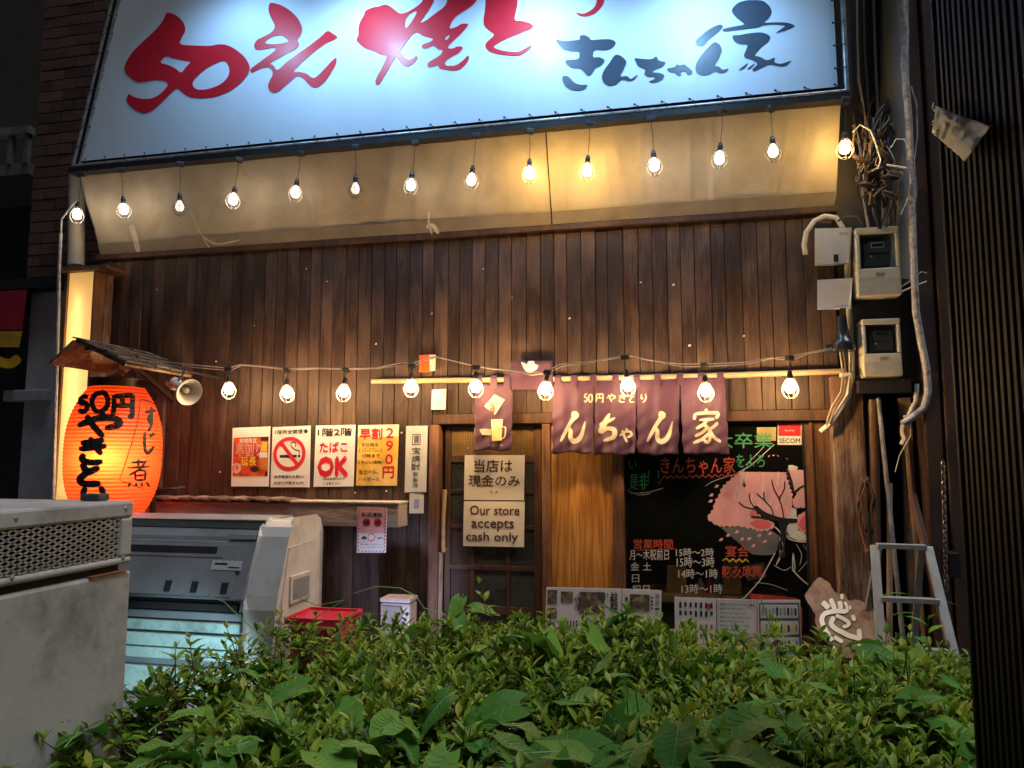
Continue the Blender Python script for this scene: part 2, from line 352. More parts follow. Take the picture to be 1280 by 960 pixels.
# ------------------------------------------------------------------ the restaurant building
XL, XR = -4.64, 1.107
ZT, ZLN, XD = 3.17, 1.828, -1.716           # top of planks, lintel, left edge of door bay
B = thing('restaurant_building', (-1.8, 0, 0), 'old dark timber clad restaurant front with glowing bulbs', 'building')
mb('dark').box(XL, XD, .03, .2, 0, 3.6).box(XD, XR+.25, .03, .2, ZLN, 3.6).box(XL, XR+.2, .0, 5, 3.6, 6.4).box(XL, XL+.15, .2, 5, 0, 3.6).box(XR+.1, XR+.25, .2, 5, 0, 3.6).build('wall', B)
n = 57; pw = (XR-XL)/n; edges = [XL]
for i in range(1, n): edges.append(XL+pw*i+(0 if i == 29 else random.uniform(-.011, .011)))
edges.append(XR); nails = mb(M('nail_heads', (.05, .03, .025), .5, metal=.5)); pins = mb('paper')
for i in range(n):
    x = edges[i]; w_ = edges[i+1]-x; z0 = .1 if i < 29 else ZLN; yy = random.uniform(-.004, .004)
    o = mb('plank').box(.002, w_-.003, 0, .026, 0, ZT-z0).build('plank', local=True, bevel=.0025); o.parent = B; o.location = (x+1.8, yy, z0)
    for zn in ([3.08, 2.42, 1.95] if i >= 29 else [3.08, 2.42, 1.7, .95]):
        for xn in (.22, .78):
            c_ = Vector((x+w_*xn+random.uniform(-.006, .006), yy-.001, zn+random.uniform(-.012, .012))); nails.add([c_+Vector((.0038*math.cos(t*1.047), 0, .0038*math.sin(t*1.047))) for t in range(6)], [(0, 1, 2, 3, 4, 5)])
for px_, py_ in [(409, 352), (801, 353), (842, 356), (318, 407), (640, 372), (655, 452), (585, 560), (444, 616), (483, 614), (502, 541), (275, 590), (383, 336), (712, 398), (930, 420), (540, 392), (862, 432), (270, 452), (196, 362), (604, 336), (470, 430)]:
    q_ = P(px_, py_, -.006); r_ = random.uniform(.006, .011); pins.add([q_+Vector((-r_, 0, -r_*.7)), q_+Vector((r_, 0, -r_*.4)), q_+Vector((r_*.5, 0, r_)), q_+Vector((-r_*.7, 0, r_*.6))], [(0, 1, 2, 3)])
nails.build('nail_heads', B, kind='stuff'); pins.build('paper_scraps', B, kind='stuff')
# sloping cream soffit between wall and sign
SY = -.33
zs0, zs1 = 3.20, 3.835; xm = P(686, 230, -.17).x
def soff(x0, x1):
    m = mb('soffit'); nx, nz = 220, 10; vs = []; rr_ = random.Random(int(x0*10)); cr = [(rr_.uniform(x0, x1), rr_.uniform(-.35, .15), rr_.uniform(.004, .011), rr_.uniform(.012, .035)) for _ in range(16)]
    for j in range(nz+1):
        for i in range(nx+1):
            u, v = i/nx, j/nz; x = x0+(x1-x0)*u
            wob = .010*math.sin(7*x+3*v)*math.sin(math.pi*v)+.006*math.sin(23*x-5*v)*math.sin(math.pi*v)+sum(a_*math.exp(-((x-c_-s_*(1-v))/w_)**2) for c_, s_, a_, w_ in cr)*math.sin(math.pi*min(1, v*1.0+.0))**.5
            vs.append((x, -.02+(SY+.04)*v - wob, zs0+(zs1-zs0)*v))
    m.add(vs, [(j*(nx+1)+i, j*(nx+1)+i+1, (j+1)*(nx+1)+i+1, (j+1)*(nx+1)+i) for j in range(nz) for i in range(nx)])
    return m
soff(XL, xm-.004).build('soffit_panel', B, smooth=True, solid=.006); soff(xm+.004, XR+.02).build('soffit_panel', B, smooth=True, solid=.006)
mb('dark').box(xm-.012, xm+.012, -.01, .0, zs0, zs0+.02).build('joint_strip', B)
mb('door_wood').box(XL-.04, XR+.03, -.035, .0, ZT-.012, ZT+.03).build('soffit_trim', B, bevel=.003)
MAT['strip'] = M('grimy_strip', (.24, .20, .15), .6, .2, 8)
vv = lambda v, h: (-.02+(SY+.04)*v-.016-h, zs0+(zs1-zs0)*v)
for xa_, xb_ in ((XL+.01, xm-.006), (xm+.006, XR+.01)):
    (ya_, za_), (yb_, zb2_) = vv(.0, .0), vv(.13, .0)
    mb('strip').add([(xa_, ya_, za_), (xb_, ya_, za_), (xb_, yb_, zb2_), (xa_, yb_, zb2_)], [(0, 1, 2, 3)]).build('soffit_strip', B, solid=.003)
# scraped marks and stains on the soffit
def onsoff(x, y):
    q = P(x, y, -.17)
    for _ in range(6):
        v = (q.z-zs0)/(zs1-zs0); q = P(x, y, -.02+(SY+.04)*v-.022)
    return q
MAT['scrape'] = (M('pale_scrape', (.62, .55, .44), .6))
for st, w in [([(238, 262), (247, 285), (256, 297), (272, 305), (300, 300)], 2.2), ([(250, 290), (258, 304), (262, 310)], 1.6), ([(163, 281), (168, 294), (173, 315)], 7), ([(536, 264), (536, 278), (540, 293)], 3), ([(533, 284), (541, 282), (548, 292)], 5)]:
    mb('scrape').stroke(st, w, onsoff).build('scrape_mark', B)
# right corner post, lintel
mb('old_wood').box(P(1044, 600, -.06).x, P(1084, 600, -.06).x, -.06, .12, .1, P(1060, 470, -.06).z).build('corner_post', B, bevel=.006)
mb('door_wood').box(XD, XR, -.004, .12, ZLN-.075, ZLN-.002).build('lintel', B, bevel=.004)
# wooden infill panel between door and window
x0, x1, x2 = P(688, 600, .03).x, P(765, 600, .03).x, P(780, 600, .03).x
def orange_mat():
    m, t, b, N, L = nodes('varnished_plywood')
    tc = N('ShaderNodeTexCoord'); mp = N('ShaderNodeMapping'); mp.inputs['Scale'].default_value = (5.0, 1, .42); mp.inputs['Location'].default_value = (2.2, 0, -.45)
    L(tc.outputs['Object'], mp.inputs[0])
    nz = N('ShaderNodeTexNoise'); nz.inputs['Scale'].default_value = 1.5; nz.inputs['Detail'].default_value = 2; L(mp.outputs[0], nz.inputs['Vector'])
    wv = N('ShaderNodeMath'); wv.operation = 'MULTIPLY'; wv.inputs[1].default_value = 48; L(nz.outputs[0], wv.inputs[0])
    sn = N('ShaderNodeMath'); sn.operation = 'SINE'; L(wv.outputs[0], sn.inputs[0])
    f = N('ShaderNodeTexNoise'); f.inputs['Scale'].default_value = 60; f.inputs['Detail'].default_value = 4
    mp2 = N('ShaderNodeMapping'); mp2.inputs['Scale'].default_value = (3, 1, .06); L(tc.outputs['Object'], mp2.inputs[0]); L(mp2.outputs[0], f.inputs['Vector'])
    ma = N('ShaderNodeMath'); ma.operation = 'MULTIPLY_ADD'; ma.inputs[1].default_value = .18; L(sn.outputs[0], ma.inputs[0]); L(f.outputs[0], ma.inputs[2])
    r = N('ShaderNodeValToRGB'); r.color_ramp.elements[0].position = .2; r.color_ramp.elements[0].color = (.36, .14, .03, 1); r.color_ramp.elements[1].position = .75; r.color_ramp.elements[1].color = (.70, .34, .085, 1)
    L(ma.outputs[0], r.inputs[0]); L(r.outputs[0], b.inputs['Base Color']); b.inputs['Roughness'].default_value = .38
    return m
mb(orange_mat()).box(x0+.008, x1, .03, .06, .1, ZLN-.08).build('plywood_panel', B)
mb('frame_wood').box(x1+.002, x2, -.01, .1, .1, ZLN-.08).build('mullion_post', B, bevel=.004)
# door bay
jx0, jx1 = P(539, 600, 0).x, P(549, 600, 0).x
mb('frame_wood').box(XD-.015, jx1, -.028, .12, .1, ZLN-.08).box(P(678, 600, .02).x, x0+.006, -.005, .12, .1, ZLN-.08).build('door_jamb', B, bevel=.004)
D = .07; d = on(D)
dx0, dx1 = P(556, 600, D).x, P(677, 600, D).x
zz = lambda y, Y=D: P(615, y, Y).z
# door: stiles, rails, panes, perforated screens
m = mb('door_wood'); sw = .035
zt, zb = zz(528), .12
lx = [dx0, P(600, 600, D).x, P(640, 600, D).x, dx1]
m.box(dx0, dx0+sw+.01, D, D+.035, zb, zt).box(dx1-sw-.02, dx1, D, D+.035, zb, zt)
rails = [(528, 533), (569, 578), (612, 617), (656, 661), (707, 713), (758, 768), (810, 830)]
for a_, b_ in rails: m.box(dx0+sw+.011, dx1-sw-.021, D+.002, D+.03, zz(b_), zz(a_))
xm1, xm2 = P(590, 690, D).x, P(635, 690, D).x
for xx in (xm1, xm2): m.box(xx-.014, xx+.014, D+.005, D+.027, zz(758), zz(661))
door = m.build('door', B, bevel=.003)
def glass_mat(name, tint, trans, rough=.06):
    m_, t, b, N, L = nodes(name)
    b.inputs['Base Color'].default_value = (*tint, 1); b.inputs['Roughness'].default_value = rough; b.inputs['Specular IOR Level'].default_value = .6
    tr = N('ShaderNodeBsdfTransparent'); tr.inputs[0].default_value = (.85, .88, .86, 1); mx = N('ShaderNodeMixShader'); mx.inputs[0].default_value = trans
    L(b.outputs[0], mx.inputs[1]); L(tr.outputs[0], mx.inputs[2]); L(mx.outputs[0], t.nodes['Material Output'].inputs[0]); return m_
MAT['dglass'] = glass_mat('dark_glass', (.02, .022, .022), .82)
MAT['dpane'] = M('dusty_dark_pane', (.045, .05, .048), .3, .5, 6, bump=.05, spec=.25)
for (ya, yb), xs in [((578, 612), (dx0+.05, dx1-.055)), ((617, 656), (dx0+.05, dx1-.055)), ((661, 707), (xm1+.015, xm2-.015)), ((661, 707), (xm2+.015, dx1-.055)), ((713, 758), (xm1+.015, xm2-.015)), ((713, 758), (xm2+.015, dx1-.055)), ((768, 810), (xm1+.015, dx1-.055))]:
    mb('dpane').box(xs[0], xs[1], D+.014, D+.02, zz(yb)+.001, zz(ya)-.001).build('pane', door)
mb('door_wood').box(dx0+.05, xm1-.015, D+.012, D+.024, zz(758)+.001, zz(661)-.001).build('lower_board', door)
m = mb(M('gold_mesh', (.42, .27, .12), .4, .25, 12, metal=.4))
za, zb_ = zz(533)-.002, zz(569)+.002; step = .0135
xx0, xx1 = dx0+.05, dx1-.06
k = int((xx1-xx0)/step)
for i in range(k+1):
    x = xx0+i*step; m.box(x-.0028, x+.0028, D+.010, D+.014, zb_, za)
for j in range(int((za-zb_)/step)+1):
    z = zb_+j*step; m.box(xx0, xx1, D+.0065, D+.0095, z-.0028, z+.0028)
m.build('perforated_screen', door, kind='stuff')
mb(M('brown_screen_back', (.16, .10, .05), .7)).box(xx0, xx1, D+.03, D+.033, zb_, za).build('screen_backing', door)  # plain brown board behind the screen
mb('bamboo').tube([P(556, 612, D-.05), P(554, 650, D-.05), P(554, 690, D-.05)], [.017, .015, .016], 10).tube([P(556, 616, D-.05), P(558, 616, D+.0)], .009).tube([P(554, 686, D-.05), P(557, 686, D+.0)], .009).build('handle', door, smooth=True)
mb('old_wood').tube([P(551, 690, D-.045), P(549, 790, D-.045)], .02, 10).build('door_pole', B, smooth=True)
# dark room behind door and window, kept inside the walls
m = mb(M('room_wall', (.07, .042, .028), .8, .3, 4))
m.box(XD, XR, 1.9, 1.95, .1, 1.95).box(XD-.05, XD, .2, 1.95, .1, 1.95).box(XR, XR+.05, .2, 1.95, .1, 1.95).box(XD, XR, .2, 1.95, .05, .1).box(XD, XR, .2, 1.95, 1.95, 2.0).build('room', B)
# window
WY = .06; w = on(WY)
wx0, wx1 = P(781, 650, WY).x, P(1009, 650, WY).x; wz0, wz1 = P(900, 790, WY).z, P(900, 530, WY).z
fr = mb('frame_wood').box(wx1+.002, P(1044, 600, .04).x-.002, .04, .1, .1, ZLN-.08).box(wx1+.03, wx1+.05, .015, .038, .1, ZLN-.08)
fr.box(x2+.002, wx1, .035, .11, wz0-.05, wz0).box(x2+.002, wx1, .03, .11, wz0-.11, wz0-.055).box(x2+.002, wx1, .05, .1, .1, wz0-.115)
win = fr.build('window', B, bevel=.004)
mb('blackbar').box(x2+.002, wx0+.012, .04, .09, wz0, wz1+.02).box(wx1-.012, wx1, .04, .09, wz0, wz1+.02).box(wx0+.013, wx1-.013, .04, .09, wz1, wz1+.02).build('window_frame', win)
mb('dglass').box(wx0+.012, wx1-.012, WY, WY+.006, wz0, wz1).build('pane', win)
# paint and pen on the glass (the drawn figure of the photograph is left out)
g = on(WY-.003)
MAT['pink'] = M('pink_paint', (.84, .42, .47), .55, .12, 20, (1, 1, .4), dirt=(.66, .52, .54), dirt_amt=.8, dirt_scale=12)
MAT['hotpink'] = M('coral_paint', (.78, .16, .18), .5, .1, 12)
MAT['whitepaint'] = M('white_pen', (.72, .72, .68), .6, .1, 40)
MAT['greenpen'] = M('green_pen', (.06, .36, .17), .6, .1, 40); MAT['redpen'] = M('red_pen', (.62, .10, .06), .6, .1, 40)
Z8 = lambda pts: [(770+x*.21875, 540+y*.21875) for x, y in pts]
def scallop(lp, amp=9, step=24):
    out = []; rs = random.Random(3)
    for i in range(len(lp)):
        a, b = lp[i], lp[(i+1) % len(lp)]; dx, dy = b[0]-a[0], b[1]-a[1]; l = math.hypot(dx, dy) or 1; k_ = max(1, int(l/step))
        for j in range(k_):
            for u, h_ in ((0, 0), (.3, 1), (.7, 1)):
                t = (j+u)/k_; q = amp*h_*rs.uniform(.4, 1.2); out.append((a[0]+dx*t+dy/l*q, a[1]+dy*t-dx/l*q))
    return out
m = mb('pink')
m.fill([Z8(scallop([(525, 490), (560, 440), (570, 400), (600, 350), (610, 320), (650, 280), (700, 240), (760, 215), (800, 190), (850, 150), (900, 138), (950, 145), (1000, 168), (1050, 180), (1080, 192), (1084, 300), (1040, 320), (1020, 345), (1000, 290), (978, 210), (965, 240), (985, 300), (1005, 370), (1000, 430), (975, 490), (900, 480), (850, 465), (800, 425), (785, 430), (800, 470), (830, 490), (880, 510), (905, 535), (880, 555), (820, 562), (770, 545), (700, 535), (630, 535), (580, 530), (545, 510)]))], g)
m.fill([Z8(scallop([(1050, 330), (1080, 310), (1085, 470), (1085, 575), (1060, 570), (1035, 540), (1040, 480), (1085, 455), (1090, 430), (1020, 430), (1010, 395), (1030, 360)], 5))], g)
for x, y in [(575, 310), (600, 615), (690, 570), (720, 612), (785, 650), (820, 590), (880, 580), (760, 610), (545, 360), (540, 395), (640, 590), (850, 625)]:
    m.fill([Z8([(x-14, y+8), (x-2, y-9), (x+14, y-8), (x+6, y+8)])], g)
m.build('blossom_painting', win)
g2 = on(WY-.005)
rb = random.Random(4)
for i in range(16):
    x_, y_ = rb.uniform(690, 960), rb.uniform(210, 400); mb(['pink', 'pale_pink', 'grey_pink'][i % 3] if 'pale_pink' in MAT else MAT.setdefault('pale_pink', M('pale_pink_paint', (.84, .56, .58), .6, .15, 20)) and MAT.setdefault('grey_pink', M('grey_pink_paint', (.62, .46, .47), .6, .2, 20)) and 'pale_pink').stroke(Z8([(x_, y_), (x_+rb.uniform(-20, 10), y_+35), (x_+rb.uniform(-30, 5), y_+rb.uniform(60, 95))]), rb.uniform(2, 4.5), on(WY-.0038)).build('brush_mark', win)
for q_ in ([(760, 520), (800, 500), (850, 505), (890, 525), (875, 545), (810, 550)], [(780, 440), (810, 470), (830, 490), (760, 470)], [(1040, 530), (1060, 490), (1095, 465), (1100, 560), (1070, 565)]): mb('hotpink').fill([Z8(q_)], g2).build('coral_petal', win)
mb(M('grey_wash', (.16, .17, .18), .7, .4, 18, dirt=(.05, .05, .055), dirt_amt=.8, dirt_scale=9)).fill([Z8([(585, 535), (640, 545), (720, 540), (800, 560), (880, 560), (930, 590), (935, 650), (905, 700), (850, 705), (780, 700), (720, 650), (650, 590)])], on(WY-.0015)).build('grey_hill_painting', win)
m = mb('black').stroke(Z8([(790, 425), (840, 465), (900, 490), (960, 505), (1030, 508)]), 6, g2).stroke(Z8([(940, 500), (960, 560), (945, 640), (950, 720)]), 9, g2).stroke(Z8([(975, 210), (1000, 280), (1015, 350)]), 3.5, g2).stroke(Z8([(1015, 350), (1050, 320), (1085, 305)]), 2.5, g2).stroke(Z8([(770, 485), (830, 490), (900, 505)]), 2.5, g2).build('branch_painting', win)
for st in ([(840, 465), (800, 440), (770, 400), (760, 350)], [(900, 490), (890, 440), (850, 390), (845, 340)], [(960, 505), (950, 440), (930, 380), (900, 320), (890, 270)], [(930, 380), (960, 330), (965, 280)], [(800, 440), (740, 430), (700, 400)], [(850, 390), (800, 350)]): mb('black').stroke(Z8(st), 1.5, g2).build('twig_painting', win)
m = mb('whitepaint')
for st, ww in [([(905, 540), (940, 580), (930, 650), (940, 700), (915, 760)], 1.6), ([(935, 590), (955, 660), (930, 740)], 1.2), ([(910, 690), (850, 800), (820, 850), (740, 940), (718, 950)], 1.4), ([(1012, 690), (1010, 780), (1020, 800), (1070, 850), (1110, 880)], 1.6), ([(1012, 690), (1022, 760), (1020, 800)], 1.3), ([(985, 530), (975, 580), (990, 610), (1040, 625), (1095, 628)], 1.5), ([(905, 70), (850, 120), (770, 190), (690, 235)], .9), ([(740, 190), (830, 100), (850, 60)], .8), ([(80, 350), (180, 345), (270, 320)], .8), ([(60, 330), (130, 360), (200, 350)], .7), ([(680, 240), (560, 280), (510, 310)], .7), ([(1030, 640), (1060, 700), (1050, 760)], .7), ([(1070, 640), (1100, 720), (1040, 800)], .6), ([(900, 760), (960, 790), (1000, 770)], .7), ([(790, 860), (880, 870), (980, 905)], .6)]:
    mb('whitepaint').stroke(Z8(st), ww, g2).build('chalk_line', win)
for q_ in (Z8([(985, 190), (1010, 188), (1040, 200), (1030, 218), (1000, 220), (985, 208)]),): mb('whitepaint').fill([q_], g2).build('white_patch', win)
for q_ in (Z8([(990, 515), (1035, 520), (1040, 560), (1095, 590), (1095, 622), (1040, 620), (990, 600), (978, 560)]), Z8([(1000, 430), (1030, 440), (1035, 495), (970, 495)])): mb('whitepaint').fill([q_], on(WY-.0025)).build('white_patch', win)
for y, a_, xa, c_, xb, xc in [(590, '月〜木祝前日', 786, '15時〜2時', 846, 891), (607, '金 土', 788, '15時〜3時', 847, 894), (621, '日', 790, '14時〜1時', 849, 900)]: pass
for a_, bx in [('月〜木祝前日', (787, 687, 836, 700)), ('15時〜2時', (845, 685, 892, 696)), ('金 土', (788, 703, 814, 713)), ('15時〜3時', (846, 696, 893, 709)), ('日', (790, 718, 799, 728)), ('14時〜1時', (848, 711, 897, 723)), ('祝日', (790, 731, 812, 743)), ('13時〜1時', (852, 730, 903, 742))]:
    m.text(a_, *bx, g2, .006)
m.build('white_lettering', win)
m = mb('greenpen')
for a_, bx in [('大卒業', (893, 541, 966, 560)), ('をよろ', (920, 568, 956, 584)), ('是非', (787, 592, 810, 612)), ('い', (786, 576, 796, 586)), ('！！', (810, 588, 824, 604))]: m.text(a_, *bx, g2, .008)
m.build('green_lettering', win)
m = mb('redpen')
for a_, bx in [('きんちゃん家', (826, 571, 919, 592)), ('営業時間', (792, 674, 841, 686)), ('宴会', (907, 682, 936, 696)), ('飲み放題', (902, 707, 952, 719))]: m.text(a_, *bx, g2, .008)
m.stroke([(824, 606)]+[(830+4*i, 596+(2.5 if i % 2 else -1.5)-.1*i) for i in range(24)], 1.2, g2, 2).stroke([(796, 688), (846, 686)], 1, g2).stroke([(903, 722)]+[(906+4*i, 721+(2 if i % 2 else -2)-.2*i) for i in range(14)], 1, g2, 2).build('red_lettering', win)
m = mb(M('yellow_pen', (.75, .5, .05), .6)).stroke([(903, 701)]+[(908+4*i, 700+(2 if i % 2 else -2)+.15*i) for i in range(8)], 2, g2, 2).build('yellow_scribble', win)
# security sticker
m = mb('paper').quad(g2, 972, 528, 1002, 556).m('redink').quad(on(WY-.006), 973, 529, 1001, 545).m('navy').text('SECOM', 974, 548, 1000, 554, on(WY-.006), .03).m('paper').text('Security', 981, 537, 993, 539.5, on(WY-.0075))
m.build('security_sticker', win)
mb(M('yellowed_notice', (.45, .36, .16), .6)).quad(on(WY-.0015), 946, 534, 970, 551).build('notice_sticker', win)

# ------------------------------------------------------------------ the big sign
SF = SY-.015; sg = on(SF-.004)
zb_ = P(570, 156, SF).z+.005
xbl, xbr = P(102, 203, SF).x, P(1047, 108, SF).x
lean = (P(150, 0, SF).x-xbl)/(P(150, 0, SF).z-zb_); ZTOP = 6.3
fx = lambda z: xbl+lean*(z-zb_)
SG = thing('shop_sign', ((xbl+xbr)/2, SF, zb_), 'wide white sign with red and slate brush lettering above the awning', 'sign')
mb('sheet').slab([(xbl, zb_), (xbr, zb_), (xbr, ZTOP), (fx(ZTOP), ZTOP)], lambda x, z: Vector((x, SF, z)), lambda x, z: Vector((x, SF+.004, z))).build('banner_sheet', SG)
mb('dark').slab([(xbl-.12, zb_-.04), (xbr+.1, zb_-.04), (xbr+.1, ZTOP), (fx(ZTOP)-.12, ZTOP)], lambda x, z: Vector((x, SF+.03, z)), lambda x, z: Vector((x, .0, z))).build('backing', SG)
pb = zb_-.045; py = SF-.02
mb('galv').tube([(xbl-.07, py, pb), (xbr+.06, py, pb)], .013, 10).build('bottom_pipe', SG, smooth=True)
mb('galv').tube([(xbl-.06, py, pb), (fx(ZTOP)-.06, py, ZTOP)], .014, 10).tube([(xbl-.02, py+.02, pb), (fx(ZTOP)-.02, py+.02, ZTOP)], .01, 8).build('left_pipe', SG, smooth=True)
mb('galv').tube([(xbr+.05, py, pb), (xbr+.05, py, ZTOP)], .016, 10).build('right_pipe', SG, smooth=True)
mb('blackbar').box(xbl-.1, xbr+.08, SF-.03, SF+.08, pb-.055, pb-.016).build('bottom_beam', SG)
lp = None
def lace(a, b):
    a, b = Vector(a), Vector(b); c = (a+b)/2+Vector((.012, -.02, 0))
    mb('cable').tube([a, c, b], .0028, 5).lathe([(.001, -.006), (.008, 0), (.001, .006)], a+Vector((0, -.003, 0)), 8, Matrix.Rotation(R(90), 3, 'X')).build('lacing', SG)
k = 32
for i in range(k):
    x = xbl+.04+(xbr-xbl-.06)*i/(k-1); lace((x, SF-.006, zb_+.012), (x+.035, py-.012, pb-.005))
for i in range(9):
    z = zb_+.12+.155*i; lace((fx(z)+.012, SF-.006, z), (fx(z)-.065, py-.012, z-.02)); lace((xbr-.012, SF-.006, z), (xbr+.055, py-.012, z-.02))
Z1 = lambda p: [(140+x*.2344, y*.2344) for x, y in p]
Z2 = lambda p: [(420+x*.2344, y*.2344) for x, y in p]
Z3 = lambda p: [(680+x*.2578, y*.2578) for x, y in p]
def brush(loops, mat, name='brush_lettering'):
    # round the traced corners, then lay it on the sheet
    out = []
    for lp in loops:
        for _ in range(2):
            q = []
            for i in range(len(lp)):
                a, b = lp[i], lp[(i+1) % len(lp)]; q += [(a[0]*.78+b[0]*.22, a[1]*.78+b[1]*.22), (a[0]*.22+b[0]*.78, a[1]*.22+b[1]*.78)]
            lp = q
        out.append(lp)
    mb(mat).fill(out, sg).build(name, SG)
brush([Z1([(290, 62), (340, 78), (380, 115), (395, 160), (372, 200), (355, 238), (450, 243), (525, 245), (570, 235), (610, 238), (660, 262), (710, 305), (735, 350), (732, 385), (700, 430), (640, 480), (560, 515), (480, 525), (420, 520), (380, 498), (352, 470), (330, 480), (300, 510), (250, 560), (210, 592), (170, 605), (120, 585), (85, 550), (75, 525), (90, 497), (110, 515), (160, 528), (215, 525), (260, 500), (295, 460), (300, 445), (280, 430), (240, 425), (190, 432), (135, 440), (95, 410), (70, 385), (65, 355), (80, 320), (110, 275), (150, 235), (200, 190), (240, 150), (265, 120), (280, 90)]),
       Z1([(285, 295), (330, 312), (380, 322), (425, 328), (395, 355), (370, 392), (340, 365), (300, 345), (252, 335)]),
       Z1([(600, 320), (622, 350), (628, 390), (605, 430), (560, 460), (500, 478), (450, 478), (428, 455), (432, 430), (460, 400), (500, 365), (550, 338)])], 'red')
brush([Z1([(845, 12), (900, 25), (950, 55), (990, 95), (1015, 145), (1010, 185), (985, 212), (1000, 235), (985, 260), (940, 280), (895, 305), (835, 340), (860, 345), (880, 380), (930, 330), (1000, 280), (1070, 230), (1120, 190), (1150, 160), (1180, 180), (1208, 198), (1180, 215), (1140, 230), (1080, 275), (1020, 325), (960, 385), (1000, 382), (1040, 392), (1065, 415), (1085, 415), (1130, 370), (1175, 320), (1200, 303), (1195, 340), (1165, 395), (1130, 440), (1100, 465), (1070, 465), (1045, 445), (1015, 412), (985, 402), (960, 425), (920, 460), (880, 495), (845, 492), (830, 465), (840, 430), (860, 395), (850, 370), (830, 355), (790, 365), (740, 392), (735, 370), (775, 340), (830, 300), (880, 262), (860, 252), (800, 265), (765, 265), (755, 245), (770, 212), (820, 190), (855, 170), (872, 140), (850, 100), (835, 65), (835, 30)]),
       Z1([(870, 188), (910, 190), (950, 222), (900, 232), (850, 236), (808, 230), (830, 208)])], 'red')
brush([Z2([(105, 210), (120, 190), (118, 150), (130, 110), (150, 80), (155, 55), (200, 38), (225, 35), (265, 20), (300, 40), (340, 75), (380, 65), (430, 35), (465, 5), (480, -60), (540, -60), (515, 15), (490, 60), (460, 100), (445, 125), (480, 110), (530, 70), (580, 35), (595, 0), (605, -90), (700, -90), (760, -20), (745, 10), (720, 35), (680, 60), (640, 85), (620, 110), (600, 155), (640, 145), (670, 125), (710, 125), (690, 155), (650, 195), (615, 225), (590, 255), (620, 260), (650, 245), (680, 250), (660, 280), (600, 310), (575, 335), (590, 352), (640, 350), (680, 320), (705, 292), (712, 310), (690, 345), (660, 370), (630, 377), (580, 370), (550, 365), (542, 345), (490, 362), (485, 335), (530, 310), (560, 290), (570, 265), (540, 262), (520, 240), (480, 260), (455, 255), (460, 235), (500, 225), (520, 210), (500, 200), (460, 190), (430, 170), (405, 185), (370, 230), (335, 280), (350, 282), (365, 305), (385, 320), (410, 312), (430, 293), (435, 310), (410, 340), (380, 357), (350, 345), (330, 315), (318, 300), (290, 350), (260, 400), (235, 445), (215, 455), (208, 435), (220, 405), (250, 350), (275, 295), (240, 293), (200, 270), (160, 260), (130, 240)]),
       Z2([(372, 85), (440, 50), (400, 120), (365, 160)]), Z2([(590, 190), (610, 185), (595, 212), (578, 212)])], 'red')
brush([Z2([(800, -70), (900, -110), (970, -60), (968, 20), (960, 60), (950, 110), (985, 110), (1030, 120), (1055, 138), (1040, 155), (1000, 170), (950, 190), (880, 220), (835, 250), (870, 265), (920, 275), (970, 278), (1005, 260), (1045, 237), (1040, 255), (1010, 280), (980, 297), (930, 297), (870, 290), (815, 275), (795, 250), (800, 225), (850, 185), (820, 165), (790, 140), (785, 105), (795, 60)])], 'red')
brush([Z3([(150, 58), (190, 68), (230, 50), (255, 20), (262, -60), (268, -130), (300, -130), (305, -60), (290, 15), (265, 50), (235, 72), (200, 82), (170, 78)])], 'red')
for lp in ([(55, 190), (95, 200), (150, 195), (175, 192), (172, 172), (195, 168), (220, 180), (225, 195), (280, 190), (330, 190), (352, 208), (330, 235), (300, 245), (240, 240), (235, 280), (265, 275), (298, 290), (280, 318), (245, 330), (235, 355), (215, 370), (195, 350), (175, 330), (135, 330), (105, 310), (103, 290), (140, 290), (172, 285), (172, 248), (130, 248), (90, 238), (70, 215)],
           [(90, 365), (120, 370), (145, 400), (175, 412), (215, 410), (195, 435), (150, 440), (110, 425), (88, 395)],
           [(345, 262), (375, 270), (403, 298), (390, 330), (365, 375), (400, 365), (420, 385), (440, 370), (458, 360), (440, 385), (415, 395), (395, 388), (375, 385), (350, 410), (320, 418), (290, 405), (278, 375), (290, 340), (320, 300)],
           [(437, 280), (470, 285), (525, 288), (545, 270), (555, 295), (595, 300), (575, 325), (540, 335), (520, 350), (560, 352), (588, 365), (570, 390), (530, 402), (505, 395), (530, 385), (545, 372), (500, 372), (485, 355), (495, 335), (460, 325), (445, 300)],
           [(592, 332), (640, 325), (640, 310), (660, 318), (680, 310), (695, 322), (722, 345), (715, 362), (690, 360), (690, 345), (665, 345), (665, 368), (645, 365), (640, 350), (610, 350)],
           [(730, 200), (760, 175), (800, 140), (855, 115), (872, 130), (840, 160), (800, 190), (775, 222), (745, 222)],
           [(825, 200), (850, 212), (865, 240), (850, 280), (825, 320), (850, 322), (865, 340), (900, 330), (880, 352), (850, 355), (830, 342), (805, 360), (770, 368), (740, 352), (732, 325), (745, 290), (780, 245)],
           [(905, 50), (935, 15), (980, 0), (1060, 0), (1095, 30), (1105, 60), (1090, 90), (1060, 110), (1120, 108), (1180, 108), (1222, 125), (1190, 140), (1115, 165), (1150, 140), (1175, 125), (1120, 118), (1060, 122), (1040, 133), (960, 142), (870, 155), (862, 140), (920, 128), (975, 120), (960, 105), (930, 85)],
           [(910, 170), (950, 170), (1000, 160), (1060, 155), (1100, 175), (1090, 200), (1050, 230), (1015, 270), (1050, 275), (1080, 295), (1125, 275), (1110, 300), (1150, 312), (1208, 288), (1170, 322), (1130, 320), (1095, 310), (1060, 325), (1020, 345), (1005, 340), (1040, 310), (1010, 290), (965, 278), (980, 240), (990, 215), (950, 215), (920, 200)],
           [(935, 345), (995, 298), (975, 330)], [(980, 335), (1030, 300), (1000, 335)]):
    brush([Z3(lp)], 'navy')
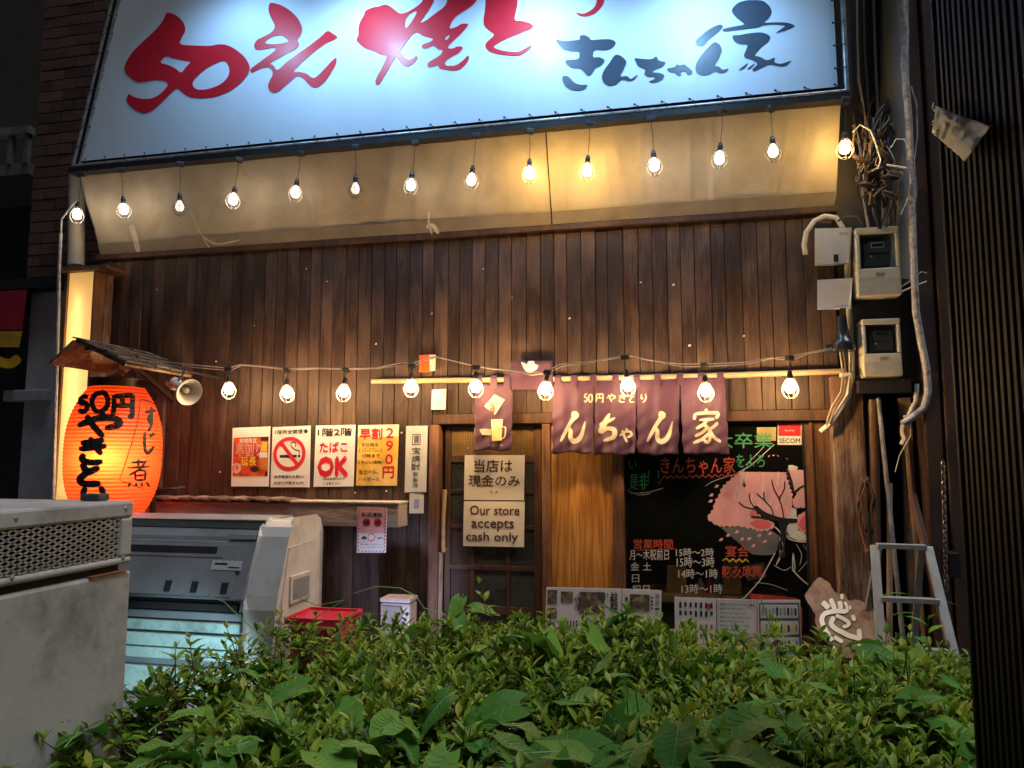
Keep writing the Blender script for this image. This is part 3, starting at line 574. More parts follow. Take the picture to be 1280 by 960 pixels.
# flood lamps that light the sign from arms above its face
for i, (x, fz0) in enumerate([(-3.1, 4.98), (-2.12, 4.85), (-.86, 4.70), (.24, 4.60)]):
    f = thing('sign_floodlight', (x, -.98, fz0), 'white sign floodlight on an arm, %s over the lettering' % ('leftmost', 'second from left', 'third from left', 'rightmost')[i], 'floodlight', 'floodlights over the sign')
    mb('blackbar').tube([(x, SF, fz0+.75), (x, -.6, fz0+.72), (x, -.98, fz0+.1)], .014, 8).build('arm', f)
    mb('blackbar').obox((x, -.98, fz0+.05), (.2, .14, .07), Matrix.Rotation(R(35), 3, 'X')).build('housing', f, bevel=.01)
    l = bpy.data.lights.new('sign_spot', 'SPOT'); l.energy = (30, 60, 60, 48)[i]; l.color = (.30, .60, 1.0); l.spot_size = R(140); l.spot_blend = .8; l.shadow_soft_size = .07
    lo = bpy.data.objects.new('flood_lamp', l); COL.objects.link(lo); lo.parent = f; lo.location = (0, .03, -.03)
    lo.rotation_euler = (Vector((0, -.8, .6))).to_track_quat('Z', 'Y').to_euler()

# ------------------------------------------------------------------ caged bulbs
def blv(name, col, s, body=(.8, .75, .65)): return EM(name, col, s, body)
MAT['b_white'] = blv('bulb_white', (1, .80, .60), 42); MAT['b_warm'] = blv('bulb_warm', (1, .62, .28), 290); MAT['b_amber'] = blv('bulb_amber', (1, .60, .18), 160); MAT['b_hot'] = blv('bulb_hot', (1, .60, .24), 430)
MAT['b_dim'] = blv('bulb_dim', (1, .72, .40), 14); MAT['b_off'] = blv('bulb_nearly_off', (1, .85, .65), 1.2, (.5, .5, .48)); MAT['b_low'] = blv('bulb_low', (1, .78, .56), 26)
def make_bulb():
    t = thing('caged_bulb', (0, 0, 0), 'x', 'light bulb')
    mb('socket').lathe([(.004, .012), (.012, .008), (.014, -.005), (.018, -.012), (.018, -.045), (.015, -.05), (.002, -.05)], (0, 0, 0), 14).build('socket', t, smooth=True, local=True)
    m = mb('wire'); prof = [(.02, -.04), (.035, -.065), (.052, -.10), (.050, -.125), (.036, -.15), (.018, -.165)]
    for k in range(8):
        a = 2*math.pi*k/8; m.tube([(r*math.cos(a), r*math.sin(a), z) for r, z in prof], .0016, 4, caps=False)
    for r, z in ((.052, -.10), (.018, -.165), (.021, -.04)): m.tube([(r*math.cos(2*math.pi*k/16), r*math.sin(2*math.pi*k/16), z) for k in range(16)], .0017, 4, closed=True)
    m.build('cage', t, smooth=True, local=True); return t
BULBM = {}
for k in ('b_white', 'b_warm', 'b_amber', 'b_dim', 'b_off', 'b_low', 'b_hot'):
    o = mb(k).lathe([(.012, -.048), (.016, -.060), (.026, -.078), (.032, -.096), (.030, -.113), (.020, -.127), (.001, -.132)], (0, 0, 0), 10).build('bulb', smooth=True, local=True)
    BULBM[k] = o.data; bpy.data.objects.remove(o)
proto = make_bulb(); used = [False]
def hang(px, py, Y, ytop, kind, label, group, tilt=0):
    if used[0]: t = copy_tree(proto)
    else: t = proto; used[0] = True
    p = P(px, py, Y); top = P(px, ytop, Y); t.location = (p.x, p.y, p.z+.095); tag(t, label, 'light bulb', group)
    for c in list(t.children):
        if c.name.split('.')[0] in ('bulb', 'cord', 'clip'): bpy.data.objects.remove(c)
    b = bpy.data.objects.new('bulb', BULBM[kind]); COL.objects.link(b); b.parent = t
    h = top.z-t.location.z
    m = mb('cable').tube([(0, 0, .01), (.004, 0, h*.5), (-.002, 0, h)], .0022, 5)
    o = m.build('cord', local=True); o.parent = t
    o = mb('cable').box(-.028, .028, -.018, .018, h-.015, h+.02).build('clip', local=True, bevel=.006); o.parent = t
    t.rotation_euler = (random.uniform(-.09, .09), random.uniform(-.11, .11)+tilt, random.uniform(0, 1))
    return t
UY = -.40; gu = 'caged bulbs hanging under the big sign'
ups = [(97, 268, 'b_white', 'lit caged bulb at the left end of the upper row, by the beige downpipe'), (153, 262, 'b_white', 'white lit caged bulb under the sign, second from the left end of its row'),
 (224, 258, 'b_off', 'almost unlit caged bulb under the red digit zero of the sign'), (293, 250, 'b_white', 'white lit caged bulb under the sign between two almost unlit ones'),
 (371, 241, 'b_low', 'softly lit caged bulb under the sign, just left of the unlit grey one'), (444, 236, 'b_off', 'unlit grey caged bulb under the sign left of the tallest red character'),
 (515, 232, 'b_low', 'softly lit caged bulb under the sign just right of the unlit grey one'), (591, 225, 'b_low', 'white caged bulb under the sign just left of the bright yellow glowing one'),
 (662, 217, 'b_amber', 'bright yellow glowing caged bulb beside the seam of the cream awning'), (735, 213, 'b_amber', 'yellow glowing caged bulb right of the awning seam'),
 (817, 207, 'b_white', 'warm lit caged bulb under the middle of the slate lettering'), (901, 198, 'b_low', 'softly lit caged bulb under the last slate character, left of the pale pink-white one'),
 (966, 190, 'b_dim', 'dim caged bulb second from the right end of the row under the sign'), (1057, 185, 'b_amber', 'bright caged bulb at the right end of the awning beside tangled cables')]
for x, y, k, l in ups:
    yt = 213-(x-95)*.0975; o = hang(x, y, UY, min(yt+6, y-26), k, l, gu)
LY = -.34; gl = 'caged bulbs on the lower cable'
lows = [(285, 487, 'b_warm', 462, 'caged bulb above the orange beer poster, left end of the lower cable'), (358, 491, 'b_warm', 463, 'caged bulb above the no smoking poster'), (431, 490, 'b_warm', 463, 'caged bulb above the red OK poster'),
 (514, 484, 'b_warm', 458, 'caged bulb left of the small white box at the left end of the bamboo pole'), (595, 484, 'b_hot', 460, 'caged bulb with green socket tape at the beer mug banner'), (684, 487, 'b_hot', 466, 'brightest caged bulb beside the folded purple cloth'),
 (783, 482, 'b_warm', 447, 'caged bulb in front of the middle of the four panel curtain'), (882, 489, 'b_warm', 457, 'softer caged bulb in front of the rightmost curtain panel'), (988, 484, 'b_hot', 448, 'caged bulb right of the curtain, above the window')]
for x, y, k, yt, l in lows: hang(x, y, LY, yt, k, l, gl)
cb = on(LY); cb2 = on(LY)
pts = [(150, 452), (205, 452), (240, 456), (285, 460), (300, 456), (320, 457), (358, 461), (395, 460), (431, 461), (470, 460), (505, 453), (515, 455), (528, 449), (545, 446), (570, 452), (595, 458), (615, 461), (640, 463), (662, 466), (684, 464), (700, 455), (740, 452), (783, 444), (815, 451), (850, 455), (882, 455), (930, 453), (960, 448), (988, 446), (1010, 441), (1040, 435)]
mb('grey_cable').tube([cb(*p) if p[0] < 600 else cb2(*p) for p in pts], .0045, 6).tube([cb(p[0]+3, p[1]+2+1.5*math.sin(p[0])) if p[0] < 600 else cb2(p[0]+3, p[1]+2+1.5*math.sin(p[0])) for p in pts], .003, 5).build('festoon_cable', smooth=True, label='sagging grey festoon cable carrying the lower row of bulbs', cat='cable', base=cb(600, 458))

# ------------------------------------------------------------------ bamboo pole, curtains
PY = -.07; pp = on(PY)
mb('bamboo').tube([pp(465, 477), pp(560, 475.5), pp(680, 474), pp(800, 472), pp(900, 469.5), pp(1055, 464)], [.019, .02, .019, .021, .02, .019], 12).build('bamboo_pole', smooth=True, label='long bamboo pole along the wall carrying the purple curtains', cat='pole', base=pp(760, 473))
def cloth_mat():
    m, t, b, N, L = nodes('purple_cloth')
    tc = N('ShaderNodeTexCoord'); n_ = N('ShaderNodeTexNoise'); n_.inputs['Scale'].default_value = 160; n_.inputs['Detail'].default_value = 3; L(tc.outputs['Object'], n_.inputs[0])
    n2 = N('ShaderNodeTexNoise'); n2.inputs['Scale'].default_value = 4; L(tc.outputs['Object'], n2.inputs[0])
    r = N('ShaderNodeValToRGB'); r.color_ramp.elements[0].color = (.052, .015, .050, 1); r.color_ramp.elements[1].color = (.098, .027, .070, 1); L(n2.outputs[0], r.inputs[0]); L(r.outputs[0], b.inputs['Base Color'])
    b.inputs['Roughness'].default_value = .6; b.inputs['Sheen Weight'].default_value = .3
    bp = N('ShaderNodeBump'); bp.inputs['Strength'].default_value = .25; bp.inputs['Distance'].default_value = .002; L(n_.outputs[0], bp.inputs['Height']); L(bp.outputs[0], b.inputs['Normal'])
    tr = N('ShaderNodeBsdfTranslucent'); tr.inputs[0].default_value = (.35, .09, .1, 1); mx = N('ShaderNodeMixShader'); mx.inputs[0].default_value = .18
    L(b.outputs[0], mx.inputs[1]); L(tr.outputs[0], mx.inputs[2]); L(mx.outputs[0], t.nodes['Material Output'].inputs[0]); return m
MAT['cloth'] = cloth_mat(); MAT['creamprint'] = M('cream_print', (.52, .45, .33), .65, .08, 20)
def sheet_y(x, y, ph, amp, y0, y1):
    v = max(0, min(1, (y-y0)/(y1-y0)))
    return PY-.016-.02*v + amp*v*(math.sin(x*.16+ph)+.55*math.sin(x*.37+1.7*ph+v*2)+.4*math.sin(x*.09-v*4+ph)) + .35*amp*math.sin(y*.33+x*.22+ph)*v
def cloth(name, parent, x0, x1, y0, y1, ph, amp=.015, xb0=None, xb1=None, folds=0, **kw):
    xb0 = x0 if xb0 is None else xb0; xb1 = x1 if xb1 is None else xb1
    nx, ny = 26, 30; vs = []; f = lambda x, y: P(x, y, sheet_y(x, y, ph, amp, y0, y1))
    for j in range(ny+1):
        for i in range(nx+1):
            v = j/ny; u = i/nx; a = x0+(xb0-x0)*v; b = x1+(xb1-x1)*v; yb = y0+(y1-y0)*v + (1.2*math.sin(u*9+ph)*v)
            edge = 1.0*math.sin(v*22+ph)*(1 if i in (0, nx) else 0)*v
            vs.append(f(a+(b-a)*u+edge, yb))
    m = mb('cloth').add(vs, [(j*(nx+1)+i, (j+1)*(nx+1)+i, (j+1)*(nx+1)+i+1, j*(nx+1)+i+1) for j in range(ny) for i in range(nx)])
    return m.build(name, parent, smooth=True, solid=.003, **kw), (lambda x, y: P(x, y, sheet_y(x, y, ph, amp, y0, y1)-.006))
NC = thing('noren_curtain', pp(800, 475), 'four panel purple curtain with large cream brush characters', 'curtain')
pan = [(690, 742, 477, 566, 690, 741, .5), (742, 796, 476, 568, 744, 794, 2.1), (796, 850, 475, 568, 797, 848, 4.0), (850, 906, 472, 567, 854, 911, 5.6)]
maps = []
for x0_, x1_, y0_, y1_, b0, b1, ph in pan:
    o, f = cloth('curtain_panel', NC, x0_, x1_, y0_, y1_, ph, xb0=b0, xb1=b1); maps.append((o, f))
def loop(parent, x, y, wpx=8, up=8):
    m = mb('cloth'); a = P(x-wpx/2, y, PY); b = P(x+wpx/2, y, PY); r = .026
    ring = [(math.cos(t)*r, math.sin(t)*r) for t in [math.pi*2*k/12 for k in range(12)]]
    vs = [];
    for X in (a.x, b.x): vs += [(X, PY+c, a.z+s) for c, s in ring]
    m.add(vs, [(k, (k+1) % 12, 12+(k+1) % 12, 12+k) for k in range(12)])
    m.slab([(a.x, a.z-.06), (b.x, a.z-.06), (b.x, a.z-.005), (a.x, a.z-.005)], lambda q, z: Vector((q, PY-.031, z)), lambda q, z: Vector((q, PY-.026, z)))
    m.build('loop', parent, solid=.003)
for x, y in [(698, 474), (718, 474), (742, 473), (770, 473), (796, 472.5), (822, 472), (850, 471), (876, 470.5), (900, 470)]: loop(NC, x, y)
G = lambda x, y: (685+x*.18, 475+y*.18)
for i, ch, bx, w_ in [(0, 'ん', (80, 232, 262, 430), 5), (2, 'ん', (682, 232, 868, 432), 5), (1, 'ち', (345, 232, 480, 425), 5), (1, 'や', (495, 335, 585, 432), 3), (3, '家', (995, 200, 1200, 438), 4)]:
    a_, b_ = G(bx[0], bx[1]), G(bx[2], bx[3]); mb('creamprint').glyph(ch, *a_, *b_, w_, maps[i][1]).build('character', maps[i][0])
for i, ch, bx in [(0, '5', (246, 95, 276, 152)), (0, '0', (280, 98, 310, 154)), (1, '円', (330, 95, 385, 154)), (1, 'や', (405, 95, 470, 152)), (1, 'き', (485, 98, 545, 155)), (1, 'と', (560, 98, 602, 155)), (2, 'り', (640, 95, 690, 155))]:
    a_, b_ = G(bx[0], bx[1]), G(bx[2], bx[3]); mb('creamprint').glyph(ch, *a_, *b_, 1.7, maps[i][1], 0, 3).build('character', maps[i][0])
HB = thing('hanging_banner', pp(616, 475), 'narrow purple cloth banner with a beer mug print over the door', 'banner')
o, f = cloth('banner_cloth', HB, 594, 641, 480, 563, 1.3, xb0=593, xb1=639)
loop(HB, 600, 474); loop(HB, 618, 474); loop(HB, 635, 474)
H = lambda pts: [(585+x*.1355, 440+y*.1355) for x, y in pts]
mb('creamprint').fill([H([(150, 500), (245, 392), (340, 440), (250, 578)])], f).m(M('beer_print', (.55, .42, .18), .6)).fill([H([(215, 690), (315, 690), (312, 815), (222, 822)])], f).m('creamprint').fill([H([(214, 622), (322, 618), (318, 690), (216, 692)])], f).fill([H([(105, 715), (150, 708), (213, 712), (213, 770), (130, 765)])], f).stroke(H([(322, 690), (345, 700), (340, 775), (316, 800)]), 1.6, f).text('生ビール', 609, 555, 629, 558, f).build('beer_mug_print', o)
mb(M('rust_print', (.40, .22, .12), .6)).text('焼鳥', 612, 502, 622, 514, (lambda x, y: f(x, y)-Vector((0, .002, 0)))).build('small_lettering', o)
FC = thing('folded_cloth', pp(663, 470), 'short purple cloth flap with a white bird print above the bamboo pole', 'cloth')
def ff(x, y): return P(x, y, PY-.026+.006*math.sin(x*.2)+.004*math.sin(y*.4+x*.1))
vs = [ff(637+53*i/14+1.5*(j/10), 451+(37)*j/10) for j in range(11) for i in range(15)]
o = mb('cloth').add(vs, [(j*15+i, (j+1)*15+i, (j+1)*15+i+1, j*15+i+1) for j in range(10) for i in range(14)]).build('flap', FC, smooth=True, solid=.003)
fq = lambda x, y: ff(x, y)-Vector((0, .005, 0))
mb(M('white_print', (.62, .66, .70), .6)).fill([H([(488, 90), (520, 100), (545, 118), (555, 85), (610, 82), (615, 110), (650, 125), (635, 160), (590, 185), (545, 188), (515, 150)])], fq).m('black').fill([H([(585, 92), (598, 92), (598, 106), (585, 106)])], lambda x, y: fq(x, y)-Vector((0, .002, 0))).build('bird_print', o)

# ------------------------------------------------------------------ posters and notices
def poster(name, q, Y, mat, label, cat='poster', th=.004, curl=0.0):
    """q: four corners (tl, tr, br, bl) measured on the wall; returns thing, mapper of 0..1 coords, printing Y step"""
    c = [P(x, y, Y) for x, y in q]
    base = (c[2]+c[3])/2
    def mp(dy=0.0, dz=0):
        def f(u, v): # u right, v down
            a = c[0].lerp(c[1], u); b = c[3].lerp(c[2], u); p = a.lerp(b, v)
            return p + Vector((0, -dy-curl*math.sin(v*math.pi)*(.6+.4*math.sin(5*u)), 0))
        return f
    n_ = 8; vs = [mp()(i/n_, j/n_) for j in range(n_+1) for i in range(n_+1)]
    o = mb(mat).add(vs, [(j*(n_+1)+i, (j+1)*(n_+1)+i, (j+1)*(n_+1)+i+1, j*(n_+1)+i+1) for j in range(n_) for i in range(n_)]).build(name, base=base, solid=th, label=label, cat=cat)
    return o, mp
def U(f, sx, sy, ox=0, oy=0): return lambda x, y: f(ox+x/sx, oy+y/sy)
PW = -.012
MAT['beerred'] = M('poster_fire_red', (.50, .05, .02), .45, .7, 14, dirt=(.75, .30, .03), dirt_amt=.8, dirt_scale=9)
MAT['gold'] = M('poster_gold', (.85, .55, .05), .5, .1); MAT['peach'] = M('poster_peach', (.85, .50, .40), .5, .1)
o, f = poster('beer_poster', [(291, 535), (338, 533), (336, 608), (289, 608)], PW, 'paper', 'white poster with a red beer advertisement, leftmost of the row on the planks')
g1, g2_, g3 = f(.004), f(.006), f(.008)
mb('beerred').quad(g1, .04, .17, .97, .83).m('black').quad(f(.0045), .76, .17, .97, .24).quad(f(.0045), .9, .75, .97, .83).m('gold').quad(f(.005), .80, .26, .93, .42).m(M('beer_glass', (.55, .2, .04), .4, .4)).quad(f(.005), .74, .5, .95, .72).m('paper').quad(g2_, .74, .43, .95, .52).m('peach').fill([[(.14+.13*math.cos(t*.4), .69+.09*math.sin(t*.4)) for t in range(16)]], g2_).m('black').fill([[(.62+.12*math.cos(t*.5), .71+.05*math.sin(t*.5)) for t in range(13)]], g2_).build('beer_picture', o)
mb('paper').text('期間限定', .2, .19, .66, .27, g2_, .02).text('早割り', .11, .29, .79, .48, g2_, .05).m('redink').text('早割り', .12, .295, .78, .475, g3, .012).text('19', .05, .645, .19, .73, g3, .03).m('gold').text('延長', .26, .5, .66, .65, g2_, .03).build('lettering', o)
o, f = poster('no_smoking_poster', [(341, 534), (388.5, 532), (387, 609), (338, 609)], PW, 'paper', 'white no smoking poster with a red prohibition circle')
g1, g2_ = f(.004), f(.006)
c = lambda r, n=40: [(.47+r*math.cos(2*math.pi*t/n), .45+r*.66*math.sin(2*math.pi*t/n)) for t in range(n)]
mb('black').fill([[(.22, .47), (.66, .47), (.66, .515), (.22, .515)]], g1).fill([[(.69, .47), (.75, .47), (.75, .515), (.69, .515)]], g1).stroke([(.72, .46), (.72, .41), (.62, .39), (.58, .37), (.52, .34), (.5, .29), (.53, .265), (.6, .27), (.63, .30), (.62, .345)], .02, g1).m('redink').fill([c(.42), c(.33)], g2_).fill([[(.2, .27), (.27, .235), (.74, .63), (.67, .67)]], f(.007)).build('smoking_pictogram', o)
mb('black').text('3階完全禁煙', .06, .055, .80, .125, g1, .03).fill([[(.88+.05*math.cos(t*.4), .09+.035*math.sin(t*.4)) for t in range(16)]], g1).text('お子様連れも安心！', .1, .80, .86, .85, g1, .02).text('たばこが苦手な方！', .1, .905, .86, .955, g1, .02).build('lettering', o)
o, f = poster('smoking_ok_poster', [(395, 532), (444.5, 531), (442, 608), (392, 608.5)], PW, 'paper', 'white poster with large red letters OK')
g1 = f(.004)
mb('black').text('1階2階', .06, .05, .92, .175, g1, .035).text('2階は禁煙なので', .22, .855, .78, .895, g1, .01).text('ご注意下さい。', .24, .925, .70, .97, g1, .01).m('redink').text('たばこ', .12, .28, .82, .44, g1, .05).text('OK', .10, .54, .85, .82, g1, .11).build('lettering', o)
o, f = poster('early_bird_poster', [(448, 531.5), (499, 530.5), (496, 607), (445, 607)], PW, M('orange_poster', (.80, .45, .06), .5, .35, 5, dirt=(.72, .62, .40), dirt_amt=.9, dirt_scale=3.5), 'orange and yellow happy hour price poster, 290 yen in red')
g1 = f(.004)
mb('creampaper').quad(f(.003), .0, .0, 1, .2).m('redink').text('早割', .05, .06, .6, .24, g1, .045).text('2', .70, .06, .88, .22, g1, .03).text('9', .70, .27, .88, .43, g1, .03).text('0', .70, .49, .88, .65, g1, .03).text('円', .65, .69, .92, .88, g1, .03).m('black').text('平日限定', .1, .30, .52, .36, g1, .01).text('月〜金曜日', .16, .385, .46, .405, g1).text('祝日を除く営業日', .12, .42, .54, .445, g1).stroke([(.08, .39), (.05, .42), (.08, .46)], .008, g1).stroke([(.57, .39), (.6, .42), (.57, .46)], .008, g1).text('17時まで', .14, .48, .57, .545, g1, .01).text('うれしい価格！', .02, .59, .64, .645, g1, .01).text('生ビール、', .06, .74, .54, .81, g1, .01).text('ハイボール', .06, .86, .58, .93, g1, .01).build('lettering', o)
o, f = poster('sake_plaque', [(508, 532.5), (535, 532), (533, 615), (506, 615.5)], -.014, M('grey_enamel_plaque', (.52, .52, .52), .4, .08, 8, bump=.1), 'tall narrow grey plaque with vertical black characters beside the door', 'plaque', .012)
g1 = f(.009)
m = mb('black').fill([[(.31, .125), (.69, .125), (.69, .29), (.31, .29)], [(.34, .135), (.66, .135), (.66, .28), (.34, .28)]], g1).text('寶', .37, .145, .63, .27, g1)
for ch, y0_, y1_, hw in [('宝', .33, .42, .2), ('焼', .45, .55, .2), ('酎', .57, .67, .2), ('取', .70, .76, .12), ('扱', .785, .845, .12), ('店', .865, .925, .12)]: m.text(ch, .5-hw, y0_, .5+hw, y1_, g1, .008)
m.build('lettering', o)
mb('plastic_white').slab([(.02, .005), (.98, .005), (.98, .99), (.02, .99)], f(.006), f(.0065)).build('rim', o)
IN = thing('intercom', P(520, 640, -.02), 'small pale intercom box under the grey plaque', 'intercom')
mb('plastic_white').slab([(513, 617), (530, 617), (529, 641), (512, 641)], on(-.035), on(0)).build('housing', IN, bevel=.004)
mb(M('blue_lens', (.30, .34, .52), .2)).slab([(518, 624), (524, 624), (523.5, 634), (517.5, 634)], on(-.038), on(-.034)).build('lens', IN)
# door notices
o, f = poster('paper_notice', [(581, 569), (656, 569), (655, 625.5), (580, 625)], .05, 'creampaper', 'cream paper notice in Japanese taped to the door, above the English one', 'notice', .002, .006)
g1 = f(.004); brown = M('brown_ink', (.075, .022, .018), .6)
mb(brown).text('当店は', .165, .10, .8, .38, g1, .012).text('現金のみ', .075, .44, .93, .70, g1, .012).text('です', .42, .79, .58, .86, g1).build('lettering', o)
o, f = poster('paper_notice', [(580, 626.5), (656, 627), (655, 684), (579, 682.5)], .05, 'creampaper', 'cream paper notice reading Our store accepts cash only', 'notice', .002, .008)
g1 = f(.004)
mb(brown).text('Our store', .11, .09, .92, .30, g1, .012).text('accepts', .14, .41, .83, .66, g1, .012).text('cash only', .05, .68, .90, .94, g1, .012).build('lettering', o)

# ------------------------------------------------------------------ ledge, drink-driving notice
MAT['board'] = M('rough_board', (.36, .29, .24), .85, .3, 24, (.25, 1, 1), .8, dirt=(.2, .15, .13), dirt_amt=.5)
lx0, lx1 = -4.0, P(505, 640, -.09).x; lz1, lz0 = 1.19, 1.015
LG = thing('wall_ledge', ((lx0+lx1)/2, -.1, lz0), 'long boxed ledge on the wall behind the grey bin, rough board front', 'ledge')
mb('board').box(lx0, lx1, -.2, -.001, lz0, lz1-.012).build('box', LG, bevel=.005)
m = mb(M('ledge_top', (.55, .46, .35), .8, .2, 14, bump=.6)); xs = P(368, 625, -.1).x; m.box(xs, lx1+.006, -.208, -.001, lz1-.011, lz1+.004).build('top_board', LG, bevel=.004)
k = 15
for i in range(k):
    x = lx0+(xs-lx0)*i/k; mb('old_wood').obox((x+.062, -.105, lz1+.004+.008*(i % 2)), (.105, .22, .014), Matrix.Rotation(R(7), 3, 'Y') @ Matrix.Rotation(R(random.uniform(-3, 3)), 3, 'Z')).build('slat', LG)
o, f = poster('warning_notice', [(447, 634), (484, 635), (482.5, 691), (446, 691)], -.206, 'paper', 'pink edged drink driving notice hanging over the front of the ledge', 'notice', .002)
g1, g2_ = f(.003), f(.005)
m = mb(M('pink_border', (.72, .38, .40), .5)); m.quad(f(.002), .02, .01, .98, .56)
m.build('pink_field', o)
m = mb('redink')
for i in range(8):
    m.fill([[(.03+.12*i, .045), (.08+.12*i, .015), (.12+.12*i, .015), (.07+.12*i, .045)]], g1); m.fill([[(.03+.12*i, .985), (.08+.12*i, .955), (.12+.12*i, .955), (.07+.12*i, .985)]], g1)
for i in range(12):
    for x in (.02, .92): m.fill([[(x, .10+.075*i), (x+.05, .07+.075*i), (x+.05, .105+.075*i), (x, .135+.075*i)]], g1)
for x in (.32, .70): m.fill([[(x+(.15 if t % 2 else .12)*math.cos(t*math.pi/9), .33+(.10 if t % 2 else .08)*math.sin(t*math.pi/9)) for t in range(18)]], g1)
m.fill([[(.5+.13*math.cos(t*.3), .66+.085*math.sin(t*.3)) for t in range(21)], [(.5+.11*math.cos(t*.3), .66+.07*math.sin(t*.3)) for t in range(21)]], g2_).build('border', o, kind='stuff')
mb('black').text('飲酒運転', .14, .11, .86, .20, g2_, .03).text('撲', .22, .28, .42, .38, g2_, .02).text('滅', .6, .28, .8, .38, g2_, .02).text('車を運転される方には', .12, .80, .9, .83, g2_).text('アルコールは提供しません', .1, .86, .92, .89, g2_).m('navy').fill([[(.16, .68), (.2, .64), (.28, .63), (.34, .67), (.35, .70), (.16, .70)]], g2_).stroke([(.7, .66), (.76, .69), (.8, .66), (.88, .68)], .02, g2_).build('lettering', o)

# ------------------------------------------------------------------ small boxes on the wall
BC = thing('beacon', P(533, 455, -.03), 'orange and white alarm beacon box above the bamboo pole', 'alarm')
mb(M('orange_lens', (.75, .10, .02), .25, .15)).slab([(525, 445), (536, 444), (536, 464), (525, 464)], on(-.09), on(-.03)).build('lens', BC, bevel=.006)
mb('plastic_cream').slab([(537, 444), (544, 444), (543.5, 463), (537, 464)], on(-.08), on(-.002)).build('housing', BC, bevel=.004)
mb('plastic_cream').slab([(541, 488), (557, 487), (556, 511), (540, 511)], on(-.06), on(-.002)).build('junction_box', bevel=.006, label='small white box on the wall left of the beer mug banner', cat='box')

# ------------------------------------------------------------------ lit box sign, lantern and its roof at the left corner
X0, X1 = P(78, 480, -.2).x, P(112, 480, -.2).x; zt, zb = P(95, 341, -.2).z, .9
LB = thing('light_box', ((X0+X1)/2, -.2, zb), 'tall glowing cream light box at the left corner of the building', 'sign')
MAT['acryl'] = M('cream_acrylic', (.74, .66, .48), .4, .08, 5)
mb('acryl').box(X0+.012, X1-.012, -.08, -.06, zb, zt).build('back_panel', LB)
mb('frame_wood').box(X0-.02, X0+.01, -.225, -.05, zb, zt).box(X1-.01, X1+.006, -.215, -.05, zb, zt).build('side_frame', LB, bevel=.003)
mb('frame_wood').box(X0-.05, X1+.16, -.27, -.03, zt, zt+.03).build('cap', LB, bevel=.003)
MAT['tube'] = EM('fluorescent_tube', (1, .84, .52), 1050)
xc = (X0+X1)/2-.02
def acr():
    m_, t, b, N, L = nodes('lit_acrylic'); b.inputs['Base Color'].default_value = (.72, .66, .5, 1); b.inputs['Roughness'].default_value = .3
    tr = N('ShaderNodeBsdfTranslucent'); tr.inputs[0].default_value = (.85, .78, .58, 1); mx = N('ShaderNodeMixShader'); mx.inputs[0].default_value = .6
    L(b.outputs[0], mx.inputs[1]); L(tr.outputs[0], mx.inputs[2]); L(mx.outputs[0], t.nodes['Material Output'].inputs[0]); return m_
mb(acr()).box(X0+.0105, X1-.0105, -.205, -.20, zb, zt-.001).build('front_panel', LB)
for za, zb2 in ((2.2, 2.82), (1.30, 2.12)): mb('tube').tube([(xc, -.155, za), (xc, -.155, zb2)], .018, 10).build('tube', LB, smooth=True)
mb('old_wood').box(X1+.014, XL-.004, -.10, -.02, 1.0, P(118, 345, -.06).z).build('corner_board', B, bevel=.004)
# downpipe and lamp pole
mb(M('beige_downpipe', (.50, .46, .38), .5, .15, 6)).tube([P(95, 332, -.04), P(97, 215, -.04)], .065, 14).build('downpipe', smooth=True, label='beige downpipe behind the leftmost bulb', cat='pipe', base=P(95, 332, -.04))
pl = on(-.3)
mb('galv').tube([pl(66, 640), pl(74, 335), pl(76, 292)], .014, 8).tube([pl(76, 296), pl(77, 274), pl(92, 254), pl(97, 250)], .008, 8).build('lamp_pole', smooth=True, label='thin grey pole with bent arm at the left corner', cat='pole', base=pl(66, 640))

LYC = -.65
cpt = P(143, 556, LYC); dp = depth(cpt); Rm = 54.5/920*dp
ztop, zbot = P(143, 484, LYC).z, P(143, 652, LYC).z; zm = (ztop+zbot)/2
LA = thing('paper_lantern', (cpt.x, LYC, zbot), 'big glowing red paper lantern with black brush characters', 'lantern')
def lanr(z):
    v = max(-1, min(1, (z-zm)/((ztop-zbot)/2))); return Rm*(1-abs(v)**2.6*.44)
def lantern_paper():
    m, t, b, N, L = nodes('lantern_paper')
    d_ = N('ShaderNodeBsdfDiffuse'); d_.inputs[0].default_value = (.62, .10, .045, 1)
    tc = N('ShaderNodeTexCoord'); nz = N('ShaderNodeTexNoise'); nz.inputs['Scale'].default_value = 9; nz.inputs['Detail'].default_value = 5; L(tc.outputs['Object'], nz.inputs[0])
    r = N('ShaderNodeValToRGB'); r.color_ramp.elements[0].color = (.74, .075, .02, 1); r.color_ramp.elements[1].color = (.86, .115, .03, 1); L(nz.outputs[0], r.inputs[0])
    tr = N('ShaderNodeBsdfTranslucent'); L(r.outputs[0], tr.inputs[0]); mx = N('ShaderNodeMixShader'); mx.inputs[0].default_value = .62
    gl = N('ShaderNodeBsdfGlossy'); gl.inputs['Roughness'].default_value = .35; mg = N('ShaderNodeMixShader'); mg.inputs[0].default_value = .03
    L(d_.outputs[0], mx.inputs[1]); L(tr.outputs[0], mx.inputs[2]); L(mx.outputs[0], mg.inputs[1]); L(gl.outputs[0], mg.inputs[2]); L(mg.outputs[0], t.nodes['Material Output'].inputs[0]); return m
prof = []; kk = 108
for i in range(kk+1):
    z = zbot+(ztop-zbot)*i/kk; prof.append((lanr(z)+(.004 if i % 3 == 1 else -.001), z))
mb(lantern_paper()).lathe(prof, (cpt.x, LYC, 0), 56).build('paper_shade', LA, smooth=True)
MAT['darkwood'] = M('dark_lacquer', (.045, .018, .012), .4)
